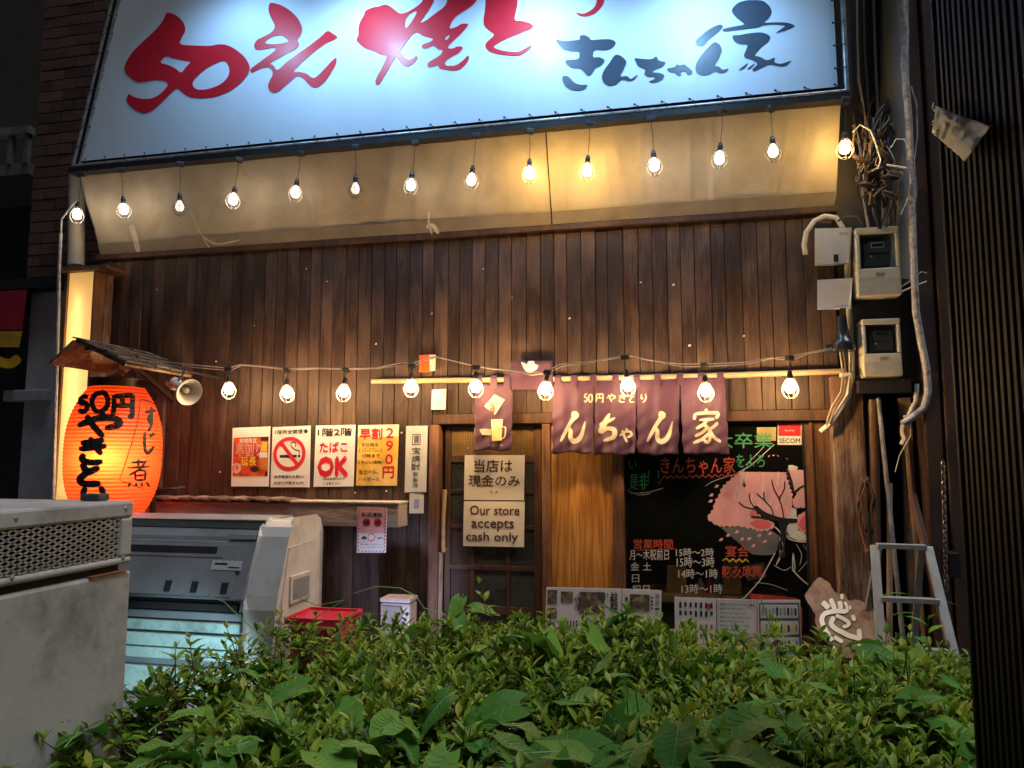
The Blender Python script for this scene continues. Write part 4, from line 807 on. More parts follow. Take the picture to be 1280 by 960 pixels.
mb('darkwood').lathe([(lanr(ztop)-.03, ztop-.005), (lanr(ztop)+.008, ztop-.005), (lanr(ztop)+.008, ztop+.055), (lanr(ztop)-.03, ztop+.055), (lanr(ztop)-.03, ztop-.005)], (cpt.x, LYC, 0), 40).build('top_ring', LA, smooth=True)
mb('darkwood').lathe([(.02, zbot-.05), (lanr(zbot)+.008, zbot-.05), (lanr(zbot)+.008, zbot+.004), (.02, zbot+.004)], (cpt.x, LYC, 0), 40).build('bottom_ring', LA, smooth=True)
l = bpy.data.lights.new('lantern_light', 'POINT'); l.energy = 19; l.color = (1, .74, .34); l.shadow_soft_size = .07
lo = bpy.data.objects.new('lantern_bulb', l); COL.objects.link(lo); lo.parent = LA; lo.location = (.10, -.175, zm-zbot-.03)
def lmap(x, y):
    a = P(x, y, LYC-.6); d_ = (a-CAM).normalized(); t = (a-CAM).length-.3; best = None
    for _ in range(150):
        q = CAM+d_*t; rr = math.hypot(q.x-cpt.x, q.y-LYC)
        if rr <= lanr(q.z)+.008: return q
        if best is None or rr < best[0]: best = (rr, q)
        t += .008
    q = best[1]; k_ = (lanr(q.z)+.008)/best[0]; return Vector((cpt.x+(q.x-cpt.x)*k_, LYC+(q.y-LYC)*k_, q.z))
LZ = lambda x, y: (60+x*.2291, 420+y*.2291)
m = mb('black')
for ch, bx, w_ in [('5', (158, 325, 225, 415), 6.5), ('0', (232, 303, 335, 415), 6.5), ('円', (345, 320, 468, 440), 6.5), ('や', (152, 415, 405, 552), 8.5), ('き', (150, 553, 335, 695), 8), ('と', (145, 690, 300, 812), 9), ('り', (170, 815, 330, 940), 8)]:
    a_, b_ = LZ(*bx[:2]), LZ(*bx[2:]); m.glyph(ch, *a_, *b_, w_, lmap, 0, 5)
m.build('brush_lettering', LA)
m = mb('black')
for ch, bx, w_ in [('す', (528, 385, 590, 520), 4), ('じ', (505, 520, 588, 645), 4.2), ('煮', (432, 670, 560, 825), 3)]:
    a_, b_ = LZ(*bx[:2]), LZ(*bx[2:]); m.glyph(ch, *a_, *b_, w_, lmap, 0, 5)
m.stroke([LZ(505, 345), LZ(488, 470), LZ(440, 640), LZ(390, 785)], 1.2, lmap).stroke([LZ(390, 785), LZ(450, 810), LZ(520, 832)], 1.2, lmap).stroke([LZ(505, 345), LZ(540, 352), LZ(580, 372)], 1.2, lmap).build('side_lettering', LA)
m = mb('cable').tube([(cpt.x-.15, LYC, ztop+.05), (cpt.x, LYC, ztop+.13), (cpt.x+.15, LYC, ztop+.05)], .006, 6).tube([(cpt.x, LYC, ztop+.125), (cpt.x, LYC, ztop+.25)], .005, 6).build('hanger', LA)
# small gabled roof over the lantern, ridge square to the wall
RF = thing('lantern_roof', (cpt.x, -.62, ztop+.1), 'little dark shingled roof sheltering the red lantern', 'roof')
f_ = on(-.98); rA, rB, rC = f_(93, 427), f_(155, 458), f_(62, 456)
yb = -.28
def rslab(a, b, name, mat, th=.02):
    nrm = (b-a).cross(Vector((0, 1, 0))).normalized(); nrm = nrm if nrm.z > 0 else -nrm
    vs = [a, b, Vector((b.x, yb, b.z)), Vector((a.x, yb, a.z))]; vs += [v+nrm*th for v in vs]
    return mb(mat).add(vs, [(0, 1, 2, 3), (7, 6, 5, 4), (0, 4, 5, 1), (1, 5, 6, 2), (2, 6, 7, 3), (3, 7, 4, 0)]).build(name, RF, bevel=.003)
MAT['shingle'] = M('weathered_shingle', (.075, .06, .055), .75, .5, 14, bump=.6, dirt=(.17, .14, .12), rnd=.3)
rslab(rA, rB, 'right_slope', 'old_wood'); rslab(rC, rA, 'left_slope', 'old_wood')
nrm = (rB-rA).cross(Vector((0, 1, 0))).normalized(); nrm = nrm if nrm.z > 0 else -nrm
for r_ in range(5):
    for c_ in range(5):
        a = rA.lerp(rB, r_/5-.01); b = rA.lerp(rB, (r_+1.25)/5); y0_ = -1.0+c_*.146+random.uniform(-.01, .01)
        th = .012+random.uniform(0, .01)
        q = [a+nrm*(.021), b+nrm*(.021+th)]
        vs = [Vector((q[0].x, y0_, q[0].z)), Vector((q[1].x, y0_, q[1].z)), Vector((q[1].x, y0_+.135, q[1].z)), Vector((q[0].x, y0_+.135, q[0].z))]; vs += [v+nrm*.012 for v in vs]
        mb('shingle').add(vs, [(3, 2, 1, 0), (4, 5, 6, 7), (0, 1, 5, 4), (1, 2, 6, 5), (2, 3, 7, 6), (3, 0, 4, 7)]).build('shingle', RF)
mb('darkwood').bar((cpt.x, -.95, ztop+.24), (cpt.x, -.03, ztop+.24), .04, .03).bar((cpt.x, -.6, ztop+.22), (cpt.x, -.03, ztop-.05), .03, .03).build('bracket', RF)
# horn loudspeaker
hc = P(236, 490, -.55); hd = (Vector((.88, -.40, -.36))).normalized(); hr = hd.to_track_quat('Z', 'Y').to_matrix()
HS = thing('horn_loudspeaker', hc-hd*.12, 'grey white horn loudspeaker pointing down beside the lantern', 'loudspeaker')
MAT['horn'] = M('horn_grey', (.50, .48, .46), .45, .1, 8, dirt=(.3, .26, .22), dirt_amt=.4)
mb('horn').lathe([(.002, -.26), (.045, -.26), (.048, -.20), (.03, -.19), (.032, -.14), (.042, -.08), (.06, -.03), (.088, 0), (.098, .006), (.096, .012), (.086, .005), (.055, -.03), (.036, -.08), (.024, -.14), (.002, -.15)], hc, 28, hr).build('horn', HS, smooth=True)
mb('horn').lathe([(.002, -.02), (.018, -.024), (.022, -.05), (.012, -.1)], hc, 14, hr).build('reflex_tube', HS, smooth=True)
mb('blackbar').tube([hc-hd*.16+Vector((0, 0, .03)), hc-hd*.16+Vector((-.02, .1, .12)), (hc.x-.08, -.02, hc.z+.15)], .009, 8).build('bracket', HS)
# outlet box and rail under the horn
mb(M('conduit_brown', (.10, .05, .035), .5)).box(P(196, 500, -.03).x, P(206, 500, -.03).x, -.04, -.004, 1.25, 2.0).build('cable_cover', label='brown vertical cable cover between lantern and posters', cat='cable cover', bevel=.004)
mb('blackbar').tube([P(188, 612, -.25), P(215, 611, -.2), P(232, 609, -.12)], .01, 8).bar(P(191, 612, -.26), P(190, 690, -.26), .03, .03).build('ledge_bracket', label='dark metal bracket post at the left end of the ledge', cat='bracket')

# ------------------------------------------------------------------ storage bin and low lamp
BX0, BX1 = -3.75, -2.285; YF, YB = -1.2, -.62
MAT['bin'] = M('grey_bin_plastic', (.21, .22, .23), .5, .12, 5, dirt=(.12, .12, .12), dirt_amt=.5, dirt_scale=4, bump=.05, rnd=0)
MAT['binend'] = M('beige_bin_plastic', (.52, .50, .47), .5, .07, 5, dirt=(.25, .23, .21), dirt_amt=.6, dirt_scale=4)
MAT['binlow'] = M('glow_mint_bin_plastic', (.42, .56, .52), .5, .12, 6, dirt=(.13, .14, .13), dirt_amt=.7, dirt_scale=5)  # cyan lamp glow partly put into the mint colour of the lower slats
BN = thing('storage_bin', ((BX0+BX1)/2, (YF+YB)/2, .1), 'large grey plastic outdoor storage bin with slanted lid by the wall', 'storage bin')
prof = [(YF, .1), (YF, .62), (YF+.02, .70), (YF+.13, 1.03), (YF+.17, 1.085), (YF+.23, 1.115), (YB-.06, 1.115), (YB-.015, 1.09), (YB, 1.03), (YB, .1)]
def ext(pr, xa, xb, mat, name, parent, **kw):
    return mb(mat).slab(pr, lambda y, z: Vector((xb, y, z)), lambda y, z: Vector((xa, y, z))).build(name, parent, **kw)
ins = [(YF+.03, .1), (YF+.03, .60), (YF+.05, .69), (YF+.155, 1.02), (YF+.19, 1.065), (YF+.24, 1.09), (YB-.06, 1.09), (YB-.02, 1.02), (YB-.02, .1)]
xe = BX1-.17
ext(ins, BX0, xe-.003, 'bin', 'body', BN, bevel=.006)
ext(prof, xe, BX1, 'binend', 'end_panel', BN, bevel=.05)
ext([(YF+.19, 1.07), (YF+.19, 1.12), (YB-.06, 1.128), (YB-.02, 1.10), (YB-.02, 1.06)], BX0, xe-.004, 'bin', 'lid', BN, bevel=.012)
# front flap: slanted sheet with raised edge and grip
A0, A1 = Vector((0, YF+.012, .665)), Vector((0, YF+.150, 1.045)); nv = Vector((0, -(A1.z-A0.z), (A1.y-A0.y))).normalized()
def onflap(x, t, h): p = A0.lerp(A1, t)+nv*h; return Vector((x, p.y, p.z))
def plate(m, xa, xb, t0, t1, h0, h1):
    q = [onflap(xa, t0, h0), onflap(xb, t0, h0), onflap(xb, t1, h0), onflap(xa, t1, h0), onflap(xa, t0, h1), onflap(xb, t0, h1), onflap(xb, t1, h1), onflap(xa, t1, h1)]
    return m.add(q, [(0, 3, 2, 1), (4, 5, 6, 7), (0, 1, 5, 4), (1, 2, 6, 5), (2, 3, 7, 6), (3, 0, 4, 7)])
fl = plate(mb('bin'), BX0, xe-.012, 0, .86, 0, .022).build('flap', BN, bevel=.008)
plate(plate(mb('bin'), BX0, xe-.10, .04, .80, .023, .034), BX0, xe-.2, .60, .78, .034, .037).build('raised_panel', fl, bevel=.006)
plate(mb('dark'), BX0, xe-.25, .66, .76, .0372, .039).build('grip_recess', fl)
for xx in (-2.98, -2.80, -2.60): plate(mb('dark'), xx-.022, xx+.022, .08, .24, .0345, .0375).build('vent_slot', fl)
o = plate(mb(M('grey_label', (.45, .46, .46), .4, .2, 60)), -2.72, -2.52, .42, .56, .0345, .0365).build('label_plate', fl)
mb('dark').add([onflap(-2.71+.19*u, .44+.10*v, .037) for u, v in ((.05, .55), (.5, .55), (.5, .85), (.05, .85))], [(0, 1, 2, 3)]).add([onflap(-2.71+.19*u, .44+.10*v, .037) for u, v in ((.55, .1), (.95, .1), (.95, .3), (.55, .3))], [(0, 1, 2, 3)]).build('label_print', o)
plate(mb('bin'), xe-.2, xe-.02, .88, .97, 0, .03).build('hinge', BN, bevel=.004)
mb('dark').box(BX0, xe-.06, YF+.006, YF+.04, .60, .64).build('flap_gap', BN)
for i, (z0, z1, yo) in enumerate([(.545, .592, .0), (.475, .535, -.012), (.385, .46, -.02), (.315, .378, -.02), (.12, .27, -.03)]):
    mb('binlow' if i > 1 else 'bin' if i == 0 else 'binlow').box(BX0, xe-.035, YF+yo+.01, YF+.05, z0, z1).build('slat', BN, bevel=.008)
ext([(YF+.10, .18), (YF+.10, .66), (YF+.17, .96), (YB-.06, .98), (YB-.05, .18)], BX1-.001, BX1+.007, 'binend', 'raised_end', BN, bevel=.005)
mb('binend').box(BX1+.006, BX1+.02, -1.02, -.77, .62, .79).build('handle_rim', BN, bevel=.006); mb('bin').box(BX1+.0205, BX1+.0225, -.995, -.795, .645, .765).build('handle_recess', BN)
FL = thing('ground_floodlight', (-2.55, -2.0, .1), 'small cool ground floodlight behind the hedge shining at the bin', 'floodlight')
mb('blackbar').obox((-2.55, -2.0, .2), (.16, .08, .12), Matrix.Rotation(R(35), 3, 'Z')).box(-2.59, -2.51, -2.02, -1.98, .0, .14).build('housing', FL, bevel=.006)
l = bpy.data.lights.new('ground_flood', 'SPOT'); l.energy = 30; l.color = (.55, .88, 1.0); l.spot_size = R(78); l.spot_blend = .6; l.shadow_soft_size = .05
lo = bpy.data.objects.new('ground_lamp', l); COL.objects.link(lo); lo.parent = FL; lo.location = (-.02, .08, .14); lo.rotation_euler = Vector((.30, -1.0, .0)).to_track_quat('Z', 'Y').to_euler()

F2 = thing('ground_floodlight', (-1.55, -1.30, .1), 'second small cool ground floodlight near the red crate, shining at the planks', 'floodlight')
mb('blackbar').obox((-1.55, -1.30, .2), (.16, .08, .12), Matrix.Rotation(R(15), 3, 'Z')).box(-1.59, -1.51, -1.32, -1.28, .1, .14).build('housing', F2, bevel=.006)
l = bpy.data.lights.new('ground_flood', 'SPOT'); l.energy = 55; l.color = (.50, .62, 1.0); l.spot_size = R(46); l.spot_blend = .7; l.shadow_soft_size = .05
lo = bpy.data.objects.new('ground_lamp', l); COL.objects.link(lo); lo.parent = F2; lo.location = (-.02, .07, .14); lo.rotation_euler = Vector((.30, -1.0, -.30)).to_track_quat('Z', 'Y').to_euler()

# red stool and beige container behind the hedge
CR = thing('red_crate', (-1.95, -1.15, .1), 'red plastic crate stool half hidden behind the hedge', 'crate')
MAT['redplastic'] = M('red_plastic', (.55, .02, .05), .35, .1)
za = P(405, 766, -1.1).z; xa, xb = P(372, 770, -1.1).x, P(440, 770, -1.1).x
m = mb('redplastic').box(xa, xb, -1.25, -.95, za-.03, za-.015).box(xa, xb, -1.26, -1.24, za-.04, za).box(xa, xb, -.96, -.94, za-.04, za).box(xa, xa+.015, -1.238, -.962, za-.04, za).box(xb-.015, xb, -1.238, -.962, za-.04, za)
m.build('tray', CR, bevel=.004)
mb('redplastic').box(xa+.02, xb-.02, -1.22, -.98, .1, za-.05).build('body', CR, bevel=.01)
mb(M('brass_handle', (.5, .28, .08), .35, metal=.6)).tube([(xa-.03, -1.27, za-.16), (xa-.01, -1.28, za-.07), (xa+.05, -1.28, za-.045), (xb-.03, -1.28, za-.045), (xb+.02, -1.27, za-.1)], .009, 8).build('handle', CR, smooth=True)
CT = thing('beige_container', (-1.75, -.55, .1), 'pinkish plastic container standing against the planks left of the door', 'container')
MAT['pinkish'] = M('pinkish_plastic', (.36, .28, .25), .5, .15, 6); xa, xb, za = P(475, 760, -.55).x, P(512, 760, -.55).x, P(495, 748, -.55).z
mb('pinkish').box(xa, xb, -.55, -.40, .1, za-.03).build('body', CT, bevel=.015); mb('pinkish').box(xa-.005, xb+.005, -.558, -.392, za-.028, za).build('lid', CT, bevel=.012); mb(M('brown_side', (.20, .14, .12), .6)).box(xa+.02, xb-.05, -.558, -.551, .3, za-.05).build('front_panel', CT)

# ------------------------------------------------------------------ menu boards under the window
def bar_rows(m, f, x0, y0, x1, y1, rows, cols, fill=.55, jit=.2):
    for r_ in range(rows):
        for c_ in range(cols):
            a = x0+(x1-x0)*(c_+.5-fill/2)/cols; b = x0+(x1-x0)*(c_+.5+fill/2)/cols
            t = y0+(y1-y0)*(r_+.15)/rows; u = y0+(y1-y0)*(r_+.6+random.uniform(0, .3))/rows; m.quad(f, a, t, b, u)
MAT['menu'] = M('laminated_menu', (.66, .66, .66), .28, .05, 6, coat=.3); MAT['photo'] = M('menu_photo', (.10, .075, .055), .4, .9, 34, dirt=(.45, .36, .22), dirt_amt=.8, dirt_scale=22); MAT['greyprint'] = M('grey_print', (.12, .11, .11), .5)
def menu(name, q, Y, label):
    o, f = poster(name, q, Y, 'menu', label, 'menu board', .008); return o, f, f(.0065), f(.008)
o, f, g1, g2_ = menu('menu_board', [(683, 734), (777, 736), (776, 812), (681, 812)], -.16, 'white menu board with food photos, leftmost under the orange panel')
m = mb('photo').quad(g1, .02, .04, .15, .27).quad(g1, .02, .33, .15, .50).quad(g1, .02, .56, .13, .72).quad(g1, .2, .06, .36, .24).quad(g1, .45, .06, .78, .42)
m.build('food_photo', o)
m = mb('black').text('焼鳥', .86, .05, .95, .38, g2_, .01).text('つくね', .385, .1, .45, .38, g2_, .01); bar_rows(m, g2_, .48, .5, .8, .95, 3, 9); bar_rows(m, g2_, .2, .5, .44, .9, 2, 6, .4); bar_rows(m, g2_, .66, .05, .84, .2, 1, 5, .3); m.build('lettering', o)
o, f, g1, g2_ = menu('menu_board', [(778, 736), (827, 738), (826, 812), (777, 812)], -.15, 'white menu board with a dark bowl photo, second from the left')
mb('photo').quad(g1, .2, .08, .7, .36).fill([[(.38+.24*math.cos(t*.3), .55+.12*math.sin(t*.3)) for t in range(21)]], g1).fill([[(.42+.3*math.cos(t*.3), .90+.1*math.sin(t*.3)) for t in range(21)]], g1).build('food_photo', o)
m = mb('black').text('厳', .84, .06, .95, .15, g2_).text('選', .84, .17, .95, .26, g2_).text('一', .84, .3, .95, .33, g2_).text('品', .84, .36, .95, .44, g2_).text('とろ', .78, .55, .9, .78, g2_); bar_rows(m, g2_, .06, .12, .16, .4, 3, 1); bar_rows(m, g2_, .72, .1, .8, .34, 4, 1); m.build('lettering', o)
o, f, g1, g2_ = menu('menu_board', [(843, 746), (895, 748), (896, 818), (844, 818)], -.16, 'white menu board with rows of tiny skewers, left of the text sheet')
m = mb('black'); bar_rows(m, g1, .08, .06, .95, .36, 2, 7, .45); m.m('creampaper').quad(f(.0062), .03, .40, .97, .98).m('greyprint'); bar_rows(m, g2_, .06, .44, .95, .95, 3, 7, .35); m.m('redink').quad(g2_, .78, .1, .86, .2); m.build('lettering', o)
o, f, g1, g2_ = menu('menu_board', [(896, 748), (946, 750), (947, 818), (897, 818)], -.155, 'white menu sheet filled with lines of small black text under the window')
m = mb('black').text('当店おすすめメニューのご案内', .08, .07, .94, .12, g1, .02)
for i in range(6): m.text('串焼きは一本五十円からご注文頂けます'[:14+(i*5) % 5], .08, .16+.075*i, .62+.3*((i*7) % 5)/5, .20+.075*i, g1)
m.m('redink').stroke([(.03, .03), (.97, .03), (.97, .64), (.03, .64), (.03, .03)], .012, g1, 1).m(M('peach_print', (.55, .32, .22), .5, .5, 20)).quad(g1, .04, .68, .97, .95).build('lettering', o)
o, f, g1, g2_ = menu('menu_board', [(947, 750), (1000, 750), (1003, 818), (948, 818)], -.16, 'grey edged drinks menu board with rows of bottles, in front of the red board')
m = mb('greyprint').quad(g1, .03, .05, .97, .95).m('menu')
for i in range(3): m.quad(g2_, .06, .08+.3*i, .94, .33+.3*i)
MAT['tint1'] = M('bottle_green_print', (.25, .33, .22), .5); MAT['tint2'] = M('bottle_brown_print', (.45, .25, .15), .5); MAT['tint3'] = M('bottle_blue_print', (.2, .32, .42), .5)
g4 = f(.0095)
for i in range(3):
    for c_ in range(10): m.m(random.choice(['tint1', 'tint2', 'tint3', 'black', 'gold'])).quad(g4, .09+.085*c_, .12+.3*i+random.uniform(0, .04), .135+.085*c_, .28+.3*i)
m.build('bottle_print', o)
mb(M('red_board', (.62, .07, .035), .4, .1)).slab([(938, 742), (996, 748), (1003, 762), (1002, 790), (940, 790)], on(-.09), on(-.075)).build('red_board', label='orange red board leaning behind the drinks menu', cat='board', bevel=.002)
mb('frame_wood').box(P(676, 800, -.1).x, P(1008, 800, -.1).x, -.17, -.05, .1, P(850, 818, -.1).z).build('menu_shelf', label='low wooden shelf carrying the menu boards under the window', cat='shelf', bevel=.004)

# things seen through the window; colours brightened in place of room light
ins = [('wooden_holder', 905, 700, 925, 742, .32, (.75, .48, .22), 'wooden chopstick holder on the counter inside the window', 'holder'), ('wooden_crate', 835, 707, 857, 742, .34, (.58, .34, .17), 'brown wooden crate inside the window behind the white hours lettering', 'crate')]
MAT['inlight'] = M('brightened_wood', (.62, .42, .24), .5, .3, 20)
zc = P(900, 743, .34).z
mb('inlight').box(P(790, 743, .3).x, P(985, 743, .3).x, .24, .7, zc-.05, zc).build('counter', label='wooden counter inside the window', cat='counter', bevel=.003)
for nm, a, b, c, d_, Y, col, lab, cat in ins:
    mb(M(nm, col, .5, .3, 20)).slab([(a, b), (c, b), (c+1, d_), (a-1, d_)], on(Y), on(Y+.1)).build(nm, label=lab, cat=cat, bevel=.004)
for x, h, col, lab in [(888, .12, (.45, .06, .04), 'red capped bottle inside the window'), (898, .16, (.05, .15, .4), 'blue bottle inside the window'), (876, .10, (.5, .48, .42), 'short white bottle inside the window')]:
    p = P(x, 742, .4); mb(M('sauce_bottle', col, .2)).lathe([(.001, 0), (.03, 0), (.03, h*.6), (.012, h*.8), (.012, h), (.001, h)], (p.x, .4, zc), 14).build('bottle', smooth=True, label=lab, cat='bottle', base=(p.x, .4, zc))
p = P(935, 742, .38)
mb('menu').slab([(932, 707), (955, 703), (957, 722), (934, 726)], on(.22), on(.225)).build('paper_sheet', label='white paper sheet behind the lower right of the window', cat='paper')

# ------------------------------------------------------------------ narrow gap at the right: boards, meters, pipes
xg0, xg1 = P(1086, 500, 0).x, P(1153, 500, -.08).x
mb(M('dark_board', (.022, .022, .026), .6, .3, 6)).box(XR+.02, xg1+.02, -.02, .04, P(1100, 478, 0).z, 6.5).build('meter_backing', B)
mb(M('gap_wall', (.05, .04, .035), .8, .4)).box(xg0-.4, xg1+.4, 1.2, 1.3, 0, 6).build('gap_wall', label='dark wall at the back of the narrow gap right of the corner post', cat='wall')
MAT['brownpanel'] = M('brown_metal_panel', (.085, .05, .04), .45, .2, 4, (1, 1, .3), dirt=(.04, .03, .028))
nb = thing('brown_building', (xg1+1, 0, 0), 'brown panelled neighbouring building at the right behind the dark ribbed shutter', 'building')
mb('brownpanel').box(xg1, xg1+.10, -.10, 1.2, 0, 6.5).box(xg1+.115, xg1+3, -.12, 1.2, 0, 6.5).build('wall', nb, bevel=.006)
mb('old_wood').box(xg1-.10, xg1-.03, .05, .10, .1, 1.9).build('board', nb)
mb(M('grey_downpipe', (.34, .36, .36), .45, .2, 5, (1, 1, .3), dirt=(.1, .1, .1))).tube([P(1121, 352, -.08), P(1119, 200, -.08), P(1117, -160, -.08)], .085, 18).build('downpipe', smooth=True, label='thick grey downpipe above the electricity meters', cat='pipe', base=P(1121, 352, -.08))
cq = on(-.2)
m = mb(M('mottled_conduit', (.50, .47, .45), .55, .35, 30, dirt=(.1, .09, .09), dirt_amt=.9, dirt_scale=22))
m.tube([cq(x, y) for x, y in [(1124, -60), (1127, 0), (1132, 40), (1130, 80), (1133, 115), (1136, 150), (1137, 180), (1139, 215), (1140, 250), (1141, 300), (1143, 345), (1145, 390), (1152, 430), (1158, 460), (1160, 490), (1155, 510), (1140, 522), (1128, 530)]], .022, 12)
m.build('flexible_conduit', smooth=True, label='long mottled white flexible conduit winding down right of the meters', cat='pipe', base=cq(1141, 300))
def cabl(pts, r, mat, label, Y=-.16, name='cable', n=6):
    mb(mat).tube([P(p[0], p[1], p[2] if len(p) > 2 else Y) for p in pts], r, n).build(name, smooth=True, label=label, cat='cable', base=P(pts[-1][0], pts[-1][1], Y))
cabl([(1078, -40), (1080, 60), (1085, 130), (1092, 180), (1098, 230), (1096, 280)], .011, 'cable', 'thick black cable running down left of the grey downpipe')
cabl([(1070, -40), (1071, 50), (1073, 100), (1082, 150), (1084, 200), (1078, 240), (1086, 286)], .009, 'grey_cable', 'grey cable close beside the right end of the sign')
cabl([(1090, -40), (1094, 80), (1098, 150), (1104, 190), (1110, 230), (1108, 280)], .010, M('blue_grey_cable', (.08, .09, .11), .4), 'blue grey cable on the left edge of the grey downpipe')
MAT['whitecable'] = M('white_cable', (.60, .58, .52), .45)
cabl([(1066, 165), (1075, 156), (1088, 163), (1094, 178), (1101, 200), (1098, 210), (1090, 214)], .005, 'whitecable', 'looping white wire beside the rightmost bulb', -.3)
cabl([(1114, 184), (1120, 174), (1130, 174), (1137, 186), (1134, 200)], .004, 'whitecable', 'small curled white wire over the tangled cables', -.3)
cabl([(1108, 206), (1133, 210)], .006, 'whitecable', 'short straight white wire end in the tangle', -.3)
cabl([(1126, 268), (1132, 256), (1136, 245)], .004, 'whitecable', 'hanging white wire end below the tangle', -.3)
cabl([(1139, 108), (1146, 130), (1147, 170), (1143, 200), (1146, 240), (1142, 270)], .005, M('blue_wire', (.16, .20, .26), .4), 'blue grey wires right of the flexible conduit', -.24)
# cable tangle: knotted cables, taped splices
TGL = thing('cable_tangle', P(1095, 240, -.2), 'dark brown tangle of knotted cables and taped splices beside the rightmost bulb', 'cables')
MAT['tape'] = M('brown_tape', (.04, .028, .022), .5, .4, 20); MAT['tan_cable'] = M('tan_cable', (.13, .09, .065), .5, .3, 20)
random.seed(5)
for i in range(30):
    xa_, xb_ = random.uniform(1066, 1116), random.uniform(1070, 1122); ya_, yb_ = random.uniform(115, 175), random.uniform(215, 288); A_, w_, ph_ = random.uniform(4, 17), random.uniform(4, 11), random.uniform(0, 6.3); dph = random.uniform(0, 6.3); lp_ = random.uniform(0, 16); q = []
    for j in range(33):
        t = j/32; e_ = math.sin(math.pi*t)
        q.append(P(max(1062, min(1128, xa_+(xb_-xa_)*t+A_*e_*math.sin(w_*t+ph_))), ya_+(yb_-ya_)*t+lp_*e_*math.cos(w_*t*1.3+ph_), -.19+.07*math.sin(w_*.8*t+dph)))
    mb(random.choice(['tape', 'tape', 'cable', 'tan_cable', 'cable'])).tube(q, random.uniform(.0035, .010), 8).build('cable', TGL, smooth=True)
for x, y, a in [(1075, 200, .5), (1094, 214, -.3), (1108, 196, .9), (1112, 222, .1), (1100, 240, -.7), (1084, 232, .2), (1112, 244, .5)]:
    c = P(x, y, -.27); dv = Vector((math.cos(a), .2, -math.sin(a)))*.05; mb('tape').tube([c-dv*1.1, c-dv*.8, c+Vector((0, 0, .006)), c+dv*.8, c+dv*1.1], [.007, .014, .018, .014, .007], 12).build('splice', TGL, smooth=True)
for x0_, y0_, x1_, y1_ in [(1100, 178, 1112, 150), (1088, 170, 1080, 135), (1105, 185, 1096, 160), (1075, 178, 1066, 145)]: mb('tape').tube([P(x0_, y0_, -.25), P(x1_, y1_, -.3)], [.008, .002], 6).build('cable_end', TGL)
# electricity meters
def meter(q, label, dz):
    x0_, x1_, y0_, y1_ = q; a = P(x0_, y0_, -.17); b = P(x1_, y1_, -.17)
    t = thing('electricity_meter', ((a.x+b.x)/2, -.17, b.z), label, 'electricity meter', 'electricity meters on the dark board')
    w_, h = b.x-a.x, a.z-b.z
    fw = on(-.17); fx_ = lambda u: a.x+w_*u; fz = lambda v: a.z-h*v
    m = mb('plastic_cream')
    for bb in [(0, 1, 0, .10), (0, 1, .60, 1), (0, .10, .101, .599), (.90, 1, .101, .599)]: m.box(fx_(bb[0]), fx_(bb[1]), -.17, -.03, fz(bb[3]), fz(bb[2]))
    m.build('housing', t, bevel=.008)
    mb('dark').box(fx_(.101), fx_(.899), -.07, -.06, fz(.599), fz(.101)).build('recess', t)
    mb(M('meter_body', (.10, .10, .12), .3, .1)).box(fx_(.2), fx_(.82), -.145, -.0705, fz(.56), fz(.22)).box(fx_(.3), fx_(.8), -.153, -.146, fz(.36), fz(.2)).build('meter_unit', t, bevel=.01)
    mb('greyprint' if dz else 'menu').box(fx_(.36), fx_(.66), -.156, -.1535, fz(.30), fz(.22)).build('display', t)
    mb('black').box(fx_(.38), fx_(.64), -.1575, -.1562, fz(.285), fz(.235)).build('digits', t)
    mb('menu').lathe([(.001, 0), (.008, 0), (.008, .003), (.001, .003)], (fx_(.36), -.147, fz(.42)), 12, Matrix.Rotation(R(90), 3, 'X')).build('seal', t)
    mb(glass_mat('meter_window', (.03, .03, .035), .9)).box(fx_(.102), fx_(.898), -.166, -.164, fz(.598), fz(.102)).build('window', t)
    mb(M('badge', (.30, .28, .24), .4, metal=.4)).box(fx_(.42), fx_(.62), -.174, -.1705, fz(.71), fz(.67)).build('badge', t, bevel=.002)
    m = mb(M('meter_base_print', (.48, .45, .37), .5)).box(fx_(.02), fx_(.98), -.1718, -.1704, fz(.97), fz(.75)).build('lower_cover', t)
    return t
meter((1069, 1128, 285, 368), 'upper cream electricity meter under the cable tangle', 0)
meter((1077, 1129, 399, 470), 'lower cream electricity meter above the ladder gap', 1)
mb('dark').box(P(1070, 475, -.1).x, P(1135, 475, -.1).x, -.16, -.022, P(1100, 492, -.1).z, P(1100, 476, -.1).z).build('meter_shelf', label='dark bracket board under the lower electricity meter', cat='bracket')
cabl([(1128, 358), (1140, 350), (1152, 340), (1158, 342)], .006, 'grey_cable', 'grey wire bundle with a clip right of the upper meter', -.2)
cabl([(1128, 364), (1142, 358), (1158, 352)], .006, 'whitecable', 'pale wire ends right of the upper meter', -.21)
JB = thing('junction_box', P(1041, 331, -.12), 'upper square grey white junction box with a dark socket', 'junction box', 'white boxes beside the meters')
jq = on(-.13)
mb('plastic_white').slab([(1020, 287), (1063, 286), (1063, 330), (1020, 331)], jq, on(-.002)).build('housing', JB, bevel=.008)
mb('plastic_white').slab([(1023, 289), (1061, 288), (1061, 328), (1023, 329)], on(-.142), on(-.131)).build('cover', JB, bevel=.004)
mb('black').slab([(1042, 318), (1048, 318), (1048, 327), (1042, 327)], on(-.145), on(-.141)).build('socket_opening', JB)
mb(M('grey_tag', (.4, .4, .38), .5)).slab([(1049, 290), (1060, 289.5), (1060, 294), (1049, 294)], on(-.1435), on(-.141)).build('tag', JB)
for x, y in [(1023, 289), (1061, 288), (1022, 309), (1062, 307), (1023, 328), (1060, 327)]: mb('plastic_white').lathe([(.001, .0), (.007, 0), (.006, .006), (.001, .007)], P(x, y, -.142), 10, Matrix.Rotation(R(90), 3, 'X')).build('screw', JB)
